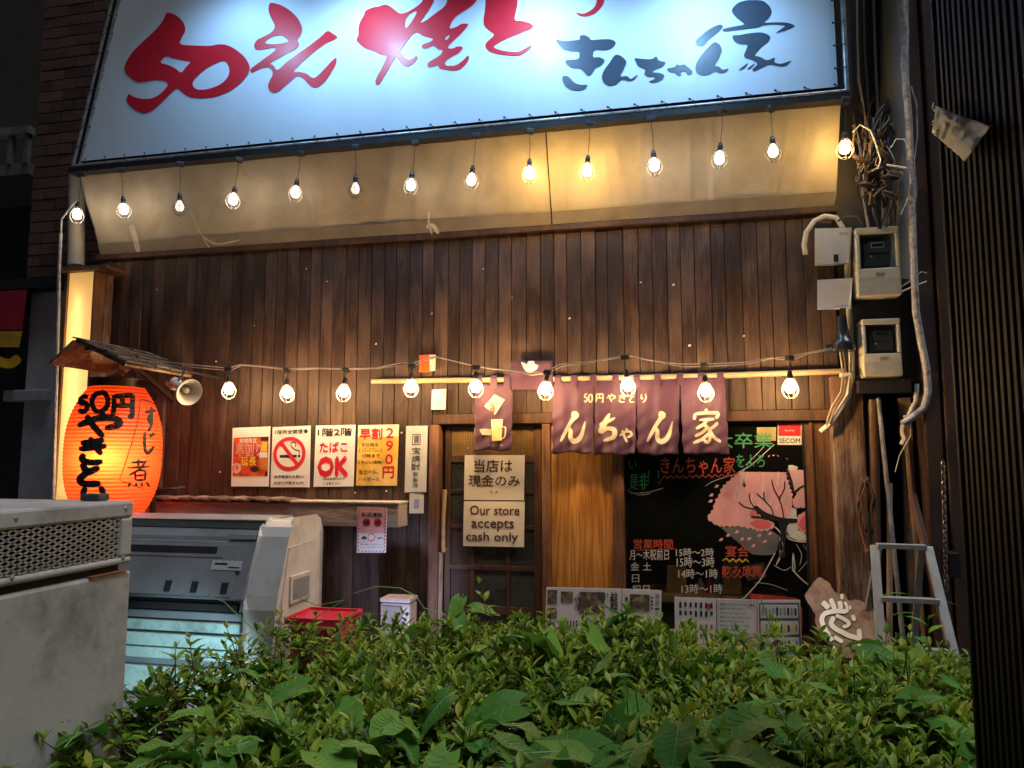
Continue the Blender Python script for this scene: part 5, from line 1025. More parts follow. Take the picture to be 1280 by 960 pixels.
mb('plastic_white').slab([(1024, 352), (1063, 350), (1063, 384), (1024, 385)], on(-.12), on(-.002)).build('junction_box', bevel=.012, label='lower plain white box with rounded corners under the grey socket box', cat='junction box', group='white boxes beside the meters')
cabl([(1007, 318, -.05), (1005, 306, -.05), (1008, 290, -.06), (1018, 276, -.06), (1031, 270, -.06), (1045, 272, -.06), (1053, 284, -.06), (1055, 300, -.05)], .017, 'plastic_cream', 'thick cream conduit bending over the grey socket box', -.06, 'conduit', 12)
cabl([(1006, 318, -.04), (1004, 345, -.03), (1010, 365, -.03), (1024, 374, -.05)], .004, 'cable', 'thin black cable hanging from the cream conduit to the lower white box', -.05)
cabl([(1048, 276, -.1), (1058, 270, -.16), (1072, 270, -.18), (1078, 280, -.18)], .007, 'cable', 'black cable curling above the upper meter', -.16)
cabl([(1059, 330, -.06), (1061, 380, -.06), (1064, 440, -.06), (1065, 470, -.08), (1060, 495, -.09), (1050, 512, -.1), (1038, 530, -.1), (1026, 540, -.09)], .019, 'plastic_cream', 'cream conduit curving down to the window frame', -.08, 'conduit', 12)
cabl([(1050, 440, -.1), (1054, 468, -.1), (1051, 490, -.12), (1040, 508, -.12), (1034, 525, -.12), (1033, 540, -.1)], .006, 'grey_cable', 'grey cable pair beside the cream conduit', -.12)
cabl([(1054, 440, -.11), (1058, 468, -.11), (1055, 492, -.13), (1043, 512, -.13), (1037, 530, -.12)], .006, 'tan_cable', 'brown cable beside the cream conduit', -.12)
mb(M('clip', (.5, .48, .42), .4)).box(P(1052, 468, -.13).x, P(1064, 468, -.13).x, -.14, -.06, P(1058, 470, -.13).z, P(1058, 466, -.13).z).build('cable_clip', label='pale clip holding the cables at the right end of the pole', cat='clip')
BL = thing('junction_cone', P(1054, 439, -.16), 'black cone shaped cable junction left of the lower meter', 'junction')
c = P(1054, 439, -.12); mb(M('black_gloss', (.02, .02, .028), .25)).lathe([(.002, 0), (.075, 0), (.078, .03), (.068, .065), (.045, .085), (.035, .15), (.028, .23), (.002, .235)], c, 20).build('cone', BL, smooth=True)
mb('blackbar').box(c.x-.11, c.x-.07, -.15, -.09, c.z+.0, c.z+.045).build('cable_box', BL, bevel=.005)
# pipes and sticks in the gap
def stick(name, a, b, r, mat, label, cat='stick', n=8): mb(mat).tube([P(*a), P(*b)], r, n).build(name, smooth=True, label=label, cat=cat, base=P(*b))
MAT['brownpipe'] = M('brown_pipe', (.15, .08, .055), .5, .2, 8); MAT['rawwood'] = M('raw_stick', (.38, .27, .18), .7, .3, 16, (1, 1, .2))
stick('pipe', (1091, 500, -.02), (1096, 850, -.02), .036, 'brownpipe', 'thick brown pipe rising behind the ladder beside the corner post', 'pipe', 14)
stick('pole', (1098, 498, -.1), (1134, 850, -.42), .014, 'galv', 'slanting thin grey pole in the gap behind the ladder', 'pole')
stick('stick', (1112, 604, -.15), (1112, 850, -.2), .017, 'rawwood', 'pale upright wooden stick behind the ladder rungs')
stick('stick', (1133, 548, .05), (1160, 850, -.05), .016, 'rawwood', 'slanting wooden stick beneath the bent conduit end')
stick('pole', (1140, 618, -.3), (1198, 850, -.5), .024, 'brownpipe', 'dark slanting pole leaning right of the ladder', 'pole')
stick('bar', (1086, 640, -.28), (1092, 760, -.28), .012, 'blackbar', 'dark bar between corner post and ladder', 'bar')
cabl([(1129, 532), (1128, 540), (1131, 548), (1127, 556)], .016, M('ragged_insulation', (.55, .50, .42), .8, .3), 'ragged pale end of the winding conduit', -.18, 'conduit_end')
cabl([(1146, 480), (1145, 500), (1136, 520), (1130, 522)], .014, 'plastic_white', 'short grey white pipe under the lower meter', -.12, 'pipe', 10)
cabl([(1139, 520), (1138, 545), (1124, 570), (1119, 590)], .003, 'whitecable', 'thin white string hanging below the conduit', -.2, 'string')
HC = thing('hose_coil', P(1082, 690, -.14), 'hanging coil of brown and orange cables beside the corner post', 'cable coil')
MAT['orangecord'] = M('orange_brown_cord', (.34, .13, .05), .5, .2); MAT['brcord'] = M('brown_cord', (.13, .065, .04), .5, .2)
for i in range(9):
    cx_, w_, h_ = 1082+random.uniform(-3, 3), random.uniform(6, 10), random.uniform(34, 46); y_ = 598+random.uniform(-3, 3)
    mb(['brcord', 'brcord', 'orangecord', 'cable'][i % 4]).tube([P(cx_+w_*math.sin(t*math.pi/8)+2*math.sin(t*2.2+i), y_+h_-h_*math.cos(t*math.pi/8), -.14-.012*i) for t in range(16)], .006, 6, closed=True).build('cord', HC, smooth=True)
CH = thing('hanging_chain', P(1186, 745, -.28), 'dark steel chain hanging on the brown wall right of the ladder', 'chain')
lk = None
for i in range(26):
    a = P(1179+.15*i, 580+i*6.2, -.25)
    if lk: o = lk.copy(); COL.objects.link(o)
    else:
        o = lk = mb(M('chain_steel', (.30, .28, .27), .35, .2, 20, metal=.8)).tube([(.012*math.cos(t), 0, .021*math.sin(t)) for t in [2*math.pi*k/12 for k in range(12)]], .0042, 5, closed=True).build('link', smooth=True, local=True); o.parent = CH
    o.location = a-CH.location; o.rotation_euler = (0, random.uniform(-.1, .1), (i % 2)*1.57+.6)
mb('blackbar').box(P(1182, 700, -.2).x, P(1196, 700, -.2).x, -.26, -.13, P(1188, 720, -.2).z, P(1188, 690, -.2).z).build('padlock_box', label='dark latch box beside the hanging chain', cat='latch', bevel=.004)

# ------------------------------------------------------------------ step ladder
MAT['alu'] = M('aluminium', (.46, .46, .45), .42, .12, 16, (1, 1, .2), metal=.5, dirt=(.3, .29, .27))
SLd = thing('step_ladder', P(1140, 900, -.5), 'aluminium step ladder standing in the gap right of the corner post', 'ladder')
Lt, Lb, Rt, Rb = P(1093, 682, -.40), P(1104, 845, -.72), P(1160, 684, -.40), P(1199, 845, -.72)
ext_ = lambda t, b: b+(b-t)*(b.z-.1)/(t.z-b.z)
Lb, Rb = ext_(Lt, Lb), ext_(Rt, Rb)
for a, b in ((Lt, Lb), (Rt, Rb)): mb('alu').bar(a, b, .05, .022).build('front_rail', SLd, bevel=.003)
k1 = lambda y: (lambda a, b: (a+(b-a)*((y-682)/(845-682))*1.0))
def rung(v):
    a = Lt.lerp(Lb, v); b = Rt.lerp(Rb, v); mb('alu').bar(a+Vector((.012, 0, 0)), b-Vector((.012, 0, 0)), .028, .055, up=(0, 1, 0)).build('step', SLd, bevel=.003)
zz_ = lambda y: (Lt.z-P(1100, y, -.55).z)/(Lt.z-Lb.z)
for v in (.0, .32, .60, .86): rung(v)
for a, b in ((Lt+Vector((.03, .03, -.02)), Vector((Lb.x+.02, -.05, .1))), (Rt+Vector((-.03, .03, -.02)), Vector((Rb.x-.06, -.05, .1)))): mb('alu').bar(a, b, .04, .018).build('rear_rail', SLd, bevel=.003)
# driftwood slab sign with painted strokes
WS = thing('driftwood_sign', P(1055, 840, -.3), 'weathered driftwood slab with cream painted character, leaning by the corner post', 'sign')
Z7 = lambda p: [(990+x*.1094, 715+y*.1094) for x, y in p]
ol = Z7([(310, 55), (370, 90), (440, 140), (470, 200), (500, 240), (560, 250), (600, 240), (640, 330), (700, 330), (720, 305), (760, 325), (820, 345), (860, 400), (920, 440), (960, 425), (1010, 480), (1060, 540), (1100, 640), (1130, 740), (1165, 850), (1140, 910), (1000, 1000), (800, 1010), (520, 960), (400, 800), (340, 740), (290, 650), (260, 560), (265, 470), (220, 420), (190, 360), (150, 290), (150, 260), (200, 190), (250, 110)])
yo = lambda x, y: -.37+.02*math.sin(x*.13)*math.cos(y*.11)
MAT['drift'] = M('driftwood', (.25, .165, .115), .85, .55, 11, (1, 1, .35), 1.0, dirt=(.48, .35, .25), dirt_amt=.6, dirt_scale=7)
rg = []
for i in range(len(ol)):
    a, b = ol[i], ol[(i+1) % len(ol)]
    for t in range(3): rg.append((a[0]+(b[0]-a[0])*t/3+random.uniform(-.7, .7), a[1]+(b[1]-a[1])*t/3+random.uniform(-.7, .7)))
ys_ = lambda y: -.10-.30*(y-722)/90
o = mb('drift').slab(rg, lambda x, y: P(x, y, ys_(y)), lambda x, y: P(x, y, ys_(y)+.05)).build('slab', WS, bevel=.008)
w1 = lambda x, y: P(x, y, ys_(y)-.008); m = mb(M('cream_paint', (.84, .80, .64), .6, .08, 20, bump=.3))
for st, w_ in [([(345, 345), (385, 375), (420, 415)], 7), ([(440, 305), (465, 365), (490, 430)], 6), ([(545, 330), (550, 370), (560, 420)], 6), ([(565, 250), (570, 280), (568, 310)], 4), ([(600, 340), (625, 390), (635, 460)], 3.5), ([(630, 455), (540, 445), (440, 455), (370, 480), (340, 540), (360, 620), (410, 710), (460, 790)], 6), ([(480, 510), (455, 560), (450, 600), (500, 650), (580, 690), (660, 730), (790, 765)], 6), ([(500, 495), (560, 520), (630, 560), (650, 590), (620, 620), (580, 620)], 4.5), ([(690, 490), (715, 560)], 5), ([(765, 650), (770, 720), (775, 770)], 6), ([(480, 740), (530, 770), (580, 800)], 5), ([(660, 380), (668, 430)], 2.5), ([(765, 810), (770, 860)], 4), ([(905, 820), (935, 870)], 5), ([(455, 860), (490, 880)], 5)]:
    m.stroke(Z7(st), w_, w1)
m.build('painted_character', WS)
mb('door_wood').box(P(1030, 815, -.15).x, P(1118, 815, -.15).x, -.62, -.08, .1, P(1060, 836, -.5).z).build('plinth', label='dark box on the ground under the driftwood sign', cat='box', bevel=.005)

# ------------------------------------------------------------------ dark ribbed shutter, net bag
SX = .62; ys0 = PXp(1185, 300, SX).y; ys1 = -3.82
MAT['shutter'] = M('shutter_navy', (.0025, .005, .014), .6, .3, 6, (1, 1, .3), dirt=(.02, .02, .024), dirt_amt=.5, spec=.12)
SH = thing('folding_shutter', (SX+.05, (ys0+ys1)/2, 0), 'tall dark navy ribbed metal shutter at the right edge of the view', 'shutter')
k = 14; step = (ys0-ys1)/k; pr = None
for i in range(k):
    if pr: o = pr.copy(); COL.objects.link(o)
    else:
        t = step
        pf = [(0, 0), (0, t*.5), (.005, t*.6), (.005, t*.88), (0, t*.98)]
        m = mb('shutter'); H_ = 2.95
        vs = [(x, y, 0) for x, y in pf]+[(x, y, H_) for x, y in pf]+[(.03, 0, 0), (.03, t*.98, 0), (.03, 0, H_), (.03, t*.98, H_)]
        m.add(vs, [(j, j+5, j+6, j+1) for j in range(4)]+[(10, 12, 5, 0), (4, 9, 13, 11), (11, 13, 12, 10), (5, 12, 13, 9, 8, 7, 6), (0, 1, 2, 3, 4, 11, 10)])
        o = pr = m.build('slat', local=True, bevel=.002); o.parent = SH
    o.location = (-.05, ys1+step*i-(ys0+ys1)/2, 0)
mb('shutter').box(SX-.002, SX+.045, ys0+.002, ys0+.02, 0, 2.95).build('edge_post', SH, bevel=.004)
NB = thing('net_bag', PXp(1200, 165, SX-.02), 'small crumpled white net bag hung on the dark shutter', 'bag')
def netmat():
    m, t, b, N, L = nodes('white_net')
    b.inputs['Base Color'].default_value = (.85, .82, .82, 1); b.inputs['Roughness'].default_value = .5
    tr = N('ShaderNodeBsdfTransparent'); mx = N('ShaderNodeMixShader'); tc = N('ShaderNodeTexCoord'); nz = N('ShaderNodeTexNoise'); nz.inputs['Scale'].default_value = 60
    mr = N('ShaderNodeMapRange'); mr.inputs[3].default_value = .0; mr.inputs[4].default_value = .45
    L(tc.outputs['Object'], nz.inputs[0]); L(nz.outputs[0], mr.inputs[0]); L(mr.outputs[0], mx.inputs[0]); L(b.outputs[0], mx.inputs[1]); L(tr.outputs[0], mx.inputs[2]); L(mx.outputs[0], t.nodes['Material Output'].inputs[0]); return m
nf = lambda x, y: PXp(x, y, SX-.025-.012*math.sin((x-1165)*.09)*math.sin((y-130)*.08)-.004*math.sin(x*.7+y*.3))
tl, tr_, br, bl = (1170, 133), (1238, 158), (1206, 201), (1166, 166)
vs = []
for j in range(13):
    for i in range(13):
        u, v = i/12, j/12; x = (tl[0]*(1-u)+tr_[0]*u)*(1-v)+(bl[0]*(1-u)+br[0]*u)*v; y = (tl[1]*(1-u)+tr_[1]*u)*(1-v)+(bl[1]*(1-u)+br[1]*u)*v; vs.append(nf(x+random.uniform(-.7, .7), y+random.uniform(-.7, .7)))
mb(netmat()).add(vs, [(j*13+i, j*13+i+1, (j+1)*13+i+1, (j+1)*13+i) for j in range(12) for i in range(12)]).build('bag', NB, smooth=True, solid=.002)
m = mb('whitepaint')
for i in range(7): m.stroke([(1172+i, 140+i*3), (1168+random.uniform(-4, 3), 136+i*4), (1170+random.uniform(-6, 4), 128+i*6)], 2.4, nf, 4)
m.build('drawstring', NB)

# ------------------------------------------------------------------ grey street cabinet at the left front
CX = -1.62; cy0, cy1 = -5.6, -3.2
MAT['cab'] = M('cabinet_grey', (.43, .425, .42), .5, .09, 4, dirt=(.19, .185, .185), dirt_amt=.85, dirt_scale=4.5, bump=.08, bscale=40)
ct = P(168, 624, -3.2).z; ctop = PXp(100, 630, CX).z
CB = thing('street_cabinet', (CX-.4, (cy0+cy1)/2, 0), 'grey metal street cabinet with mesh vent at the left front', 'cabinet')
zg0, zg1 = PXp(166, 706, CX).z, PXp(166, 714, CX).z
zt2 = 1.372; zv1, zv0 = 1.322, 1.205; yv = PXp(152, 650, CX).y
zs_ = PXp(166, 703, CX).z
# upper hood made of pieces round the vent
m = mb('cab').box(CX-.9, CX, cy0, cy1, zv1, zt2).box(CX-.9, CX, cy0, cy1, zs_, zv0).box(CX-.9, CX, yv, cy1, zv0+.0, zv1).box(CX-.9, CX-.25, cy0, yv-.002, zv0, zv1)
m.build('hood', CB, bevel=.008)
mb('dark').box(CX-.249, CX-.245, cy0, yv-.003, zv0+.001, zv1-.001).box(CX-.245, CX-.05, yv-.006, yv-.003, zv0+.001, zv1-.001).build('vent_interior', CB)
m = mb(M('expanded_mesh', (.50, .50, .50), .4, .1, 20, metal=.6)); dy, dz = .036, .0165
y = cy0+.02
dirs = []
H_ = zv1-zv0; Ltot = H_/dz*dy
q = cy0-Ltot
while q < yv+Ltot:
    for sgn in (1, -1):
        a = Vector((CX-.006, q, zv0 if sgn > 0 else zv1)); b = Vector((CX-.006, q+Ltot, zv1 if sgn > 0 else zv0))
        lo_, hi_ = max(a.y, cy0+.01), min(b.y, yv-.002)
        if hi_ > lo_:
            pa = a.lerp(b, (lo_-a.y)/Ltot); pb_ = a.lerp(b, (hi_-a.y)/Ltot); m.bar(pa, pb_, .005, .0022, up=(1, 0, 0))
    q += dy
m.build('mesh_grille', CB, kind='stuff')
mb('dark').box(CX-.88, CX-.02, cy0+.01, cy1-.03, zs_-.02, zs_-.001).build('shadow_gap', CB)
mb('cab').box(CX-.9, CX-.006, cy0, cy1+.01, .12, zs_-.021).build('body', CB, bevel=.01)
mb('pave').box(CX-.95, CX+.03, cy0-.05, cy1+.05, 0, .118).build('plinth', CB, bevel=.01)
p = PXp(118, 622, CX-.10); mb(M('rubber_block', (.05, .06, .055), .5)).box(p.x-.035, p.x+.03, p.y-.02, p.y+.03, zt2+.001, zt2+.022).build('lifting_lug', CB, bevel=.005)
mb(M('rust', (.28, .10, .05), .8, .4, 40)).box(CX-.02, CX+.0005, cy1-.16, cy1-.01, zs_-.0215, zs_-.0185).build('rust_patch', CB)
for y_, z_ in ((cy1-.035, zt2-.022), (cy1-.035, zs_+.02), (-3.62, zt2-.022), (-3.62, zs_+.02)): mb('galv').lathe([(.001, 0), (.006, 0), (.004, .003), (.001, .003)], (CX+.0003, y_, z_), 10, Matrix.Rotation(R(90), 3, 'Y')).build('screw', CB)
for y_ in (-3.9, -4.6): mb('blackbar').lathe([(.001, 0), (.012, 0), (.012, .006), (.001, .007)], (CX-.006, y_, .7), 12, Matrix.Rotation(R(90), 3, 'Y')).build('lock', CB)

# ------------------------------------------------------------------ hedge
random.seed(11)
def leafmat(name, c0, c1, c2, rough=.42):
    m, t, b, N, L = nodes(name)
    ge = N('ShaderNodeNewGeometry'); oi = N('ShaderNodeObjectInfo'); ad = N('ShaderNodeMath'); ad.operation = 'ADD'; L(ge.outputs['Random Per Island'], ad.inputs[0]); L(oi.outputs['Random'], ad.inputs[1])
    fr_ = N('ShaderNodeMath'); fr_.operation = 'FRACT'; L(ad.outputs[0], fr_.inputs[0])
    r = N('ShaderNodeValToRGB'); r.color_ramp.elements[0].color = (*c0, 1); r.color_ramp.elements[1].color = (*c2, 1); e = r.color_ramp.elements.new(.6); e.color = (*c1, 1); L(fr_.outputs[0], r.inputs[0])
    tc = N('ShaderNodeTexCoord'); nz = N('ShaderNodeTexNoise'); nz.inputs['Scale'].default_value = 30; nz.inputs['Detail'].default_value = 4; L(tc.outputs['Object'], nz.inputs[0])
    h = N('ShaderNodeHueSaturation'); mr = N('ShaderNodeMapRange'); mr.inputs[3].default_value = .75; mr.inputs[4].default_value = 1.25; L(nz.outputs[0], mr.inputs[0]); L(mr.outputs[0], h.inputs['Value']); L(r.outputs[0], h.inputs['Color'])
    L(h.outputs[0], b.inputs['Base Color']); b.inputs['Roughness'].default_value = rough; b.inputs['Specular IOR Level'].default_value = .25
    bp = N('ShaderNodeBump'); bp.inputs['Strength'].default_value = .35; bp.inputs['Distance'].default_value = .003; L(nz.outputs[0], bp.inputs['Height']); L(bp.outputs[0], b.inputs['Normal'])
    tr = N('ShaderNodeBsdfTranslucent'); L(h.outputs[0], tr.inputs[0]); mx = N('ShaderNodeMixShader'); mx.inputs[0].default_value = .28; L(b.outputs[0], mx.inputs[1]); L(tr.outputs[0], mx.inputs[2]); L(mx.outputs[0], t.nodes['Material Output'].inputs[0]); return m
MAT['leaf'] = leafmat('hedge_leaf', (.055, .125, .010), (.115, .235, .018), (.23, .35, .03))
MAT['tip'] = leafmat('young_leaf', (.16, .30, .03), (.26, .38, .04), (.38, .38, .05))
MAT['vine'] = leafmat('vine_leaf', (.055, .18, .022), (.10, .27, .035), (.17, .35, .045), .58)
MAT['vein'] = M('leaf_vein', (.17, .34, .11), .5)
MAT['stem'] = M('hedge_stem', (.085, .05, .025), .7, .3, 12)
def hx0(y): # left edge of the hedge as it comes nearer
    return -1.62+.06*math.sin(y*3)
HY0, HY1 = -4.35, -1.92
def htop(x, y):
    b = .70-.05*max(0, x-.1)+.035*math.sin(x*3.1+y*1.7)+.03*math.sin(x*6.3-y*4.1)+.02*math.sin(11*x+7*y)
    far = (y-HY0)/(HY1-HY0); b -= .16*max(0, (-1.05-x))/.55
    b -= .30*max(0, (-.05-(HY1-y)/.25+.05))*0
    return b
HG = thing('hedge', (-.3, -3.1, 0), 'leafy green clipped hedge with broad vine leaves filling the foreground', 'hedge')
def leaf(m, p, d_, up, L_, wd, fold=.25, droop=.3, n=3):
    side = d_.cross(up)
    if side.length < 1e-3: side = Vector((1, 0, 0))
    side.normalize(); nrm = side.cross(d_).normalized(); vs = []
    prof_ = [0, .85, .9, 0] if n == 3 else [0, .62, .98, .95, .6, 0]
    k_ = len(prof_)-1
    for i in range(k_+1):
        t = i/k_; c = p+d_*(L_*t)-nrm*(droop*L_*t*t)
        ww = wd*.5*prof_[i]
        if i in (0, k_): vs.append(c)
        else: vs += [c-side*ww+nrm*ww*fold, c, c+side*ww+nrm*ww*fold]
    fs = [(0, 2, 1), (0, 3, 2)]
    for i in range(k_-2):
        a = 1+3*i; fs += [(a, a+1, a+4, a+3), (a+1, a+2, a+5, a+4)]
    a = 1+3*(k_-2); e_ = len(vs)-1; fs += [(a, a+1, e_), (a+1, a+2, e_)]
    m.add(vs, fs)
body = MB(); stems = mb('stem')
def sprig(x, y, z, scale=1.0, tipc=None, lean=None):
    ax = (lean or Vector((random.gauss(0, .28), random.gauss(0, .28), 1))).normalized(); hh = random.uniform(.06, .13)*scale
    base = Vector((x, y, z)); k_ = random.randint(3, 5); a0 = random.uniform(0, 6.3)
    tipm = 'tip' if (random.random() < .5 if tipc is None else tipc) else 'leaf'
    stems.tube([base-ax*.05, base+ax*hh], [.0028, .0014], 3, caps=False)
    for lv in range(k_):
        f_ = lv/(k_-1); c = base+ax*(hh*f_); body.m(tipm if f_ > .55 else 'leaf')
        for q_ in range(random.randint(2, 3)):
            a = a0+lv*2.1+q_*(6.28/3)+random.uniform(-.4, .4); el = .15+.85*f_+random.uniform(-.2, .25)
            d_ = Vector((math.cos(a)*math.cos(el), math.sin(a)*math.cos(el), math.sin(el))); L_ = random.uniform(.040, .074)*scale*(1-.35*f_)
            leaf(body, c, d_, Vector((0, 0, 1)), L_, L_*random.uniform(.34, .46), random.uniform(.1, .4), random.uniform(.05, .4))
N_ = 0
for _ in range(4300):
    y = random.uniform(HY0, HY1); x = random.uniform(hx0(y), 1.18)
    if y < -3.25 and x > .60: continue
    e_ = min(x-hx0(y), (HY1-y)*1.3, 1.18-x); rr = max(0, 1-e_/.22); z = htop(x, y)-rr*rr*.22-random.uniform(0, .06)
    sprig(x, y, z, random.uniform(.8, 1.25)); N_ += 1
for _ in range(1500):   # lower flanks
    s_ = random.random(); z = random.uniform(.12, .72)
    if s_ < .45: y = random.uniform(HY0, HY1); x = hx0(y)+random.uniform(-.04, .05); ln = Vector((-1, random.gauss(0, .4), .7))
    else: x = random.uniform(-1.75, 1.18); y = HY1+random.uniform(-.06, .04); ln = Vector((random.gauss(0, .4), 1, .7))
    sprig(x, y, z, 1.1, False, ln)
# tall shoots that break the outline
for x, y, z0, h in [(-1.63, -3.05, .70, .14), (-1.55, -2.75, .70, .13), (-1.45, -2.55, .72, .10), (-1.60, -2.9, .66, .15), (.37, -2.5, .72, .17), (.20, -2.8, .72, .12), (.75, -2.4, .70, .14), (-.72, -2.05, .72, .17), (-.05, -2.3, .72, .10), (.55, -2.6, .70, .12), (-.45, -2.3, .72, .08)]:
    st = [Vector((x, y, z0-.15))]
    for i in range(5): st.append(st[-1]+Vector((random.gauss(0, .012), random.gauss(0, .012), (h+.15)/5)))
    stems.tube(st, [.004, .0036, .003, .0026, .002, .0015], 5)
    for i in range(2, 6):
        for s_ in (0, 3.1):
            a = i*1.5+s_+random.uniform(-.3, .3); el = .5 if i < 5 else .9
            body.m('tip' if i > 4 else 'leaf'); leaf(body, st[i], Vector((math.cos(a)*math.cos(el), math.sin(a)*math.cos(el), math.sin(el))), Vector((0, 0, 1)), random.uniform(.05, .075), .026, .25, .3)
    sprig(st[-1].x, st[-1].y, st[-1].z-.03, 1.0, True)
# twining tendrils over the top
for pts in [[(390, 775, -2.0), (430, 750, -2.02), (396, 757, -2.05), (374, 748, -2.0), (370, 742, -2.0)], [(560, 770, -2.0), (530, 760, -2.0), (520, 745, -2.0), (500, 735, -2.0), (470, 733, -2.0), (442, 742, -2.0)], [(420, 830, -2.3), (445, 845, -2.35), (462, 870, -2.5), (470, 890, -2.55), (468, 920, -2.7)], [(735, 837, -2.5), (760, 848, -2.55), (775, 870, -2.6)], [(820, 842, -2.6), (850, 852, -2.6), (880, 856, -2.6)], [(330, 800, -2.5), (280, 752, -2.45), (260, 745, -2.45), (262, 742, -2.45)], [(110, 870, -3.2), (75, 868, -3.2), (45, 875, -3.2), (28, 892, -3.2)], [(950, 745, -2.1), (962, 780, -2.1), (958, 810, -2.15)]]:
    stems.m('vein').tube([P(*p) for p in pts], .0024, 4)
fo = body.build('foliage', HG, kind='stuff'); stems.build('stems', HG, kind='stuff')
# a dense, dark inner mass keeps daylight gaps from showing the ground
core = mb('leaf')
for _ in range(9000):
    y = random.uniform(HY0, HY1-.08); x = random.uniform(hx0(y)+.08, 1.1); z = random.uniform(.45, max(.5, htop(x, y)-.08))
    if y < -3.25 and x > .60: continue
    a, el = random.uniform(0, 6.3), random.uniform(-.3, .6); L_ = random.uniform(.05, .08)
    leaf(core, Vector((x, y, z)), Vector((math.cos(a)*math.cos(el), math.sin(a)*math.cos(el), math.sin(el))), Vector((0, 0, 1)), L_, L_*.45)
core.build('inner_foliage', HG, kind='stuff')
m = mb('stem')
for i in range(60):
    y = random.uniform(HY0+.1, HY1-.1); x = random.uniform(hx0(y)+.15, .55 if y < -3.25 else 1.1); m.tube([(x, y, 0), (x+random.uniform(-.05, .05), y+random.uniform(-.05, .05), .4), (x+random.uniform(-.1, .1), y+random.uniform(-.1, .1), .72)], [.012, .009, .005], 5)
m.build('trunks', HG, kind='stuff')
# broad vine leaves, each a piece of its own
VM = []
def big(seed, L_):
    random.seed(seed); m = mb('vine'); k_ = 9; vs = []; wd = L_*random.uniform(.60, .74); dr = random.uniform(.1, .45); fo_ = random.uniform(.12, .35); cv = random.uniform(-.2, .2); wv = random.uniform(0, 6)
    for i in range(k_+1):
        t = i/k_; xc_ = cv*L_*t*t; w_ = wd*.5*(math.sin(math.pi*min(1, t*1.12+.10)**.62) if t < .80 else math.sin(math.pi*.996**.62)*0+ (1-t)/.2*math.sin(math.pi*(.80*1.12+.10)**.62))
        w_ = wd*.5*(t*9 if i == 0 else (max(0, 1-((t-.30)/.70)**2)**.9 if t > .30 else .62+.38*math.sin(t/.30*math.pi/2)))
        if i == k_: w_ = 0
        for s_ in (-1, -.5, 0, .5, 1):
            back = -.20*L_*s_*s_*max(0, 1-t/.35); ww = w_*(.75 if i == 0 and abs(s_) == 1 else 1)
            if i == 0: ww = wd*.5*.55
            vs.append((xc_+s_*ww, L_*t+back, -dr*L_*t*t+abs(s_)*ww*fo_+.05*L_*math.sin(i*1.5+wv+s_)*abs(s_)*.6))
    m.add(vs, [(i*5+j, i*5+j+1, (i+1)*5+j+1, (i+1)*5+j) for i in range(k_) for j in range(4)])
    m.m('vein')
    rib = [Vector((cv*L_*(i/k_)**2, L_*i/k_, -dr*L_*(i/k_)**2+.0004)) for i in range(k_+1)]
    m.tube([Vector((0, -.25*L_, -.03*L_))]+rib, [.0014]+[.0013-.00013*i for i in range(k_+1)], 4)
    for i in range(1, 7):
        for s_ in (0, 4):
            q0 = Vector(vs[i*5+2]); q1 = Vector(vs[(i+1)*5+(1 if s_ == 0 else 3)]); q2 = Vector(vs[(i+1)*5+s_]); up_ = Vector((0, 0, .0004))
            m.tube([q0+up_, q1+up_, q1.lerp(q2, .75)+up_], [.0009, .0007, .0003], 3, caps=False)
    o = m.build('leaf', smooth=True, local=True); me = o.data; bpy.data.objects.remove(o); return me
for i in range(7): VM.append(big(40+i, [.12, .15, .10, .175, .13, .09, .16][i]))
random.seed(23); cnt = 0
def vine(x, y, z, yaw, pitch, roll, s=1.0, me=None):
    o = bpy.data.objects.new('leaf', me or random.choice(VM)); COL.objects.link(o); o.parent = HG; o.location = Vector((x, y, z))-HG.location
    o.rotation_euler = (pitch, roll, yaw); o.scale = (s, s, s)
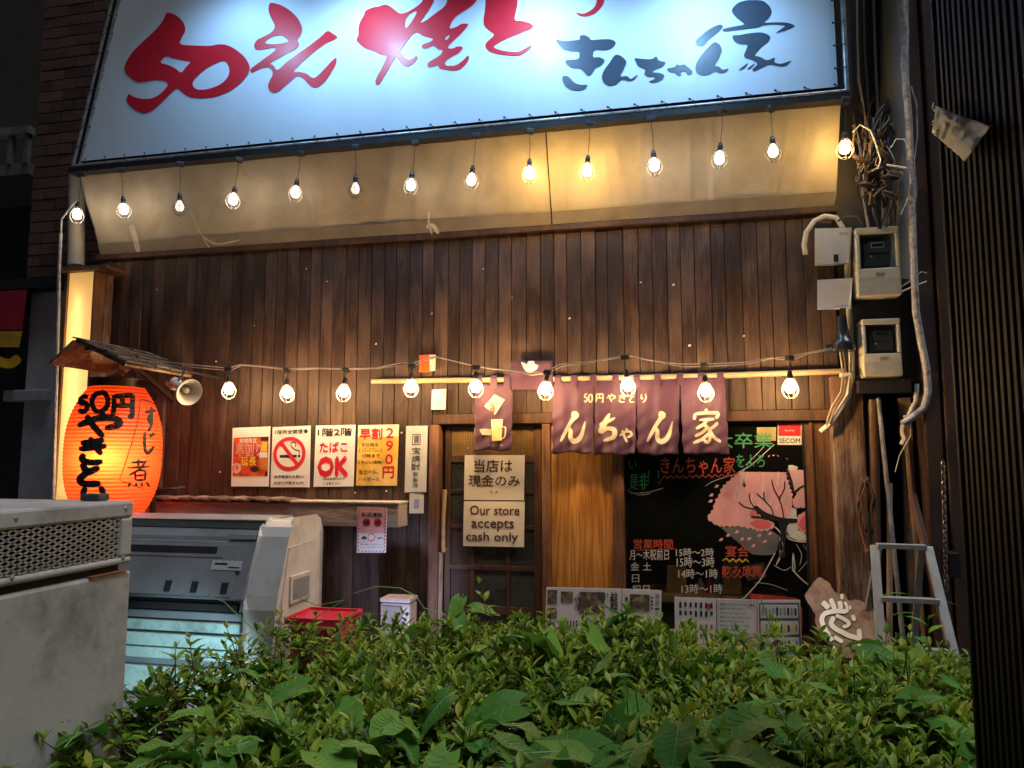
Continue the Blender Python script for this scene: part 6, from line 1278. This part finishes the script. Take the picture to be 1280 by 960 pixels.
while cnt < 262:
    y = -3.9+(HY1+3.9)*random.random()**2.6; x = random.uniform(hx0(y)+.03, 1.1)
    if y < -3.25 and x > .56: continue
    dens = .5+.5*math.sin(x*4.2+y*2.3+1)*math.cos(y*3.1-x*1.3)
    near = (HY1-y)/(HY1-HY0)
    if random.random() > .25+.75*dens*(.35+.65*near): continue
    vine(x, y, htop(x, y)+random.uniform(.07, .15), random.uniform(0, 6.28), random.uniform(-.9, .25), random.uniform(-.5, .5), random.uniform(.75, 1.25)); cnt += 1
for px, py, Y in [(500, 900, -3.3), (430, 930, -3.5), (560, 870, -3.1), (740, 880, -3.0), (800, 930, -3.45), (880, 900, -3.2), (980, 930, -3.3), (1050, 900, -2.9), (330, 930, -3.4), (250, 900, -3.2), (160, 905, -3.2), (690, 940, -3.5), (620, 920, -3.4), (930, 870, -2.8), (590, 760, -2.0), (570, 768, -2.02), (640, 772, -2.05), (540, 775, -2.1), (1120, 870, -2.6), (1180, 850, -2.4), (1150, 900, -2.8), (1090, 830, -2.3), (1010, 905, -3.1), (700, 865, -2.7), (860, 840, -2.4), (380, 880, -2.9), (90, 930, -3.45), (300, 850, -2.8), (560, 940, -3.6), (900, 945, -3.55)]:
    p = P(px, py, Y); vine(p.x, p.y, max(p.z, .76), random.uniform(0, 6.28), random.uniform(-.7, .2), random.uniform(-.4, .4), random.uniform(.95, 1.35))
# plant in the gap by the ladder
PL = thing('gap_plant', P(1160, 900, -.9), 'young green plant growing in front of the ladder', 'plant')
m = mb('vine'); st = mb('stem'); a = P(1162, 860, -.95); tp = P(1160, 775, -.95); st.tube([Vector((a.x, a.y, .1)), a, tp], [.006, .005, .002], 5).build('stem', PL)
for i in range(11):
    t = i/10; c = a.lerp(tp, t); an = i*2.4; el = .2+.7*t; leaf(m, c, Vector((math.cos(an)*math.cos(el), math.sin(an)*math.cos(el), math.sin(el))), Vector((0, 0, 1)), .16-.06*t, .06-.02*t, .2, .5, 5)
for x, y, an in [(1150, 770, 2.6), (1140, 745, 2.9), (1152, 752, .3)]:
    leaf(m, P(x, y, -.5), Vector((math.cos(an), 0, .4)), Vector((0, 0, 1)), .18, .03, .3, .6, 5)
m.build('foliage', PL)
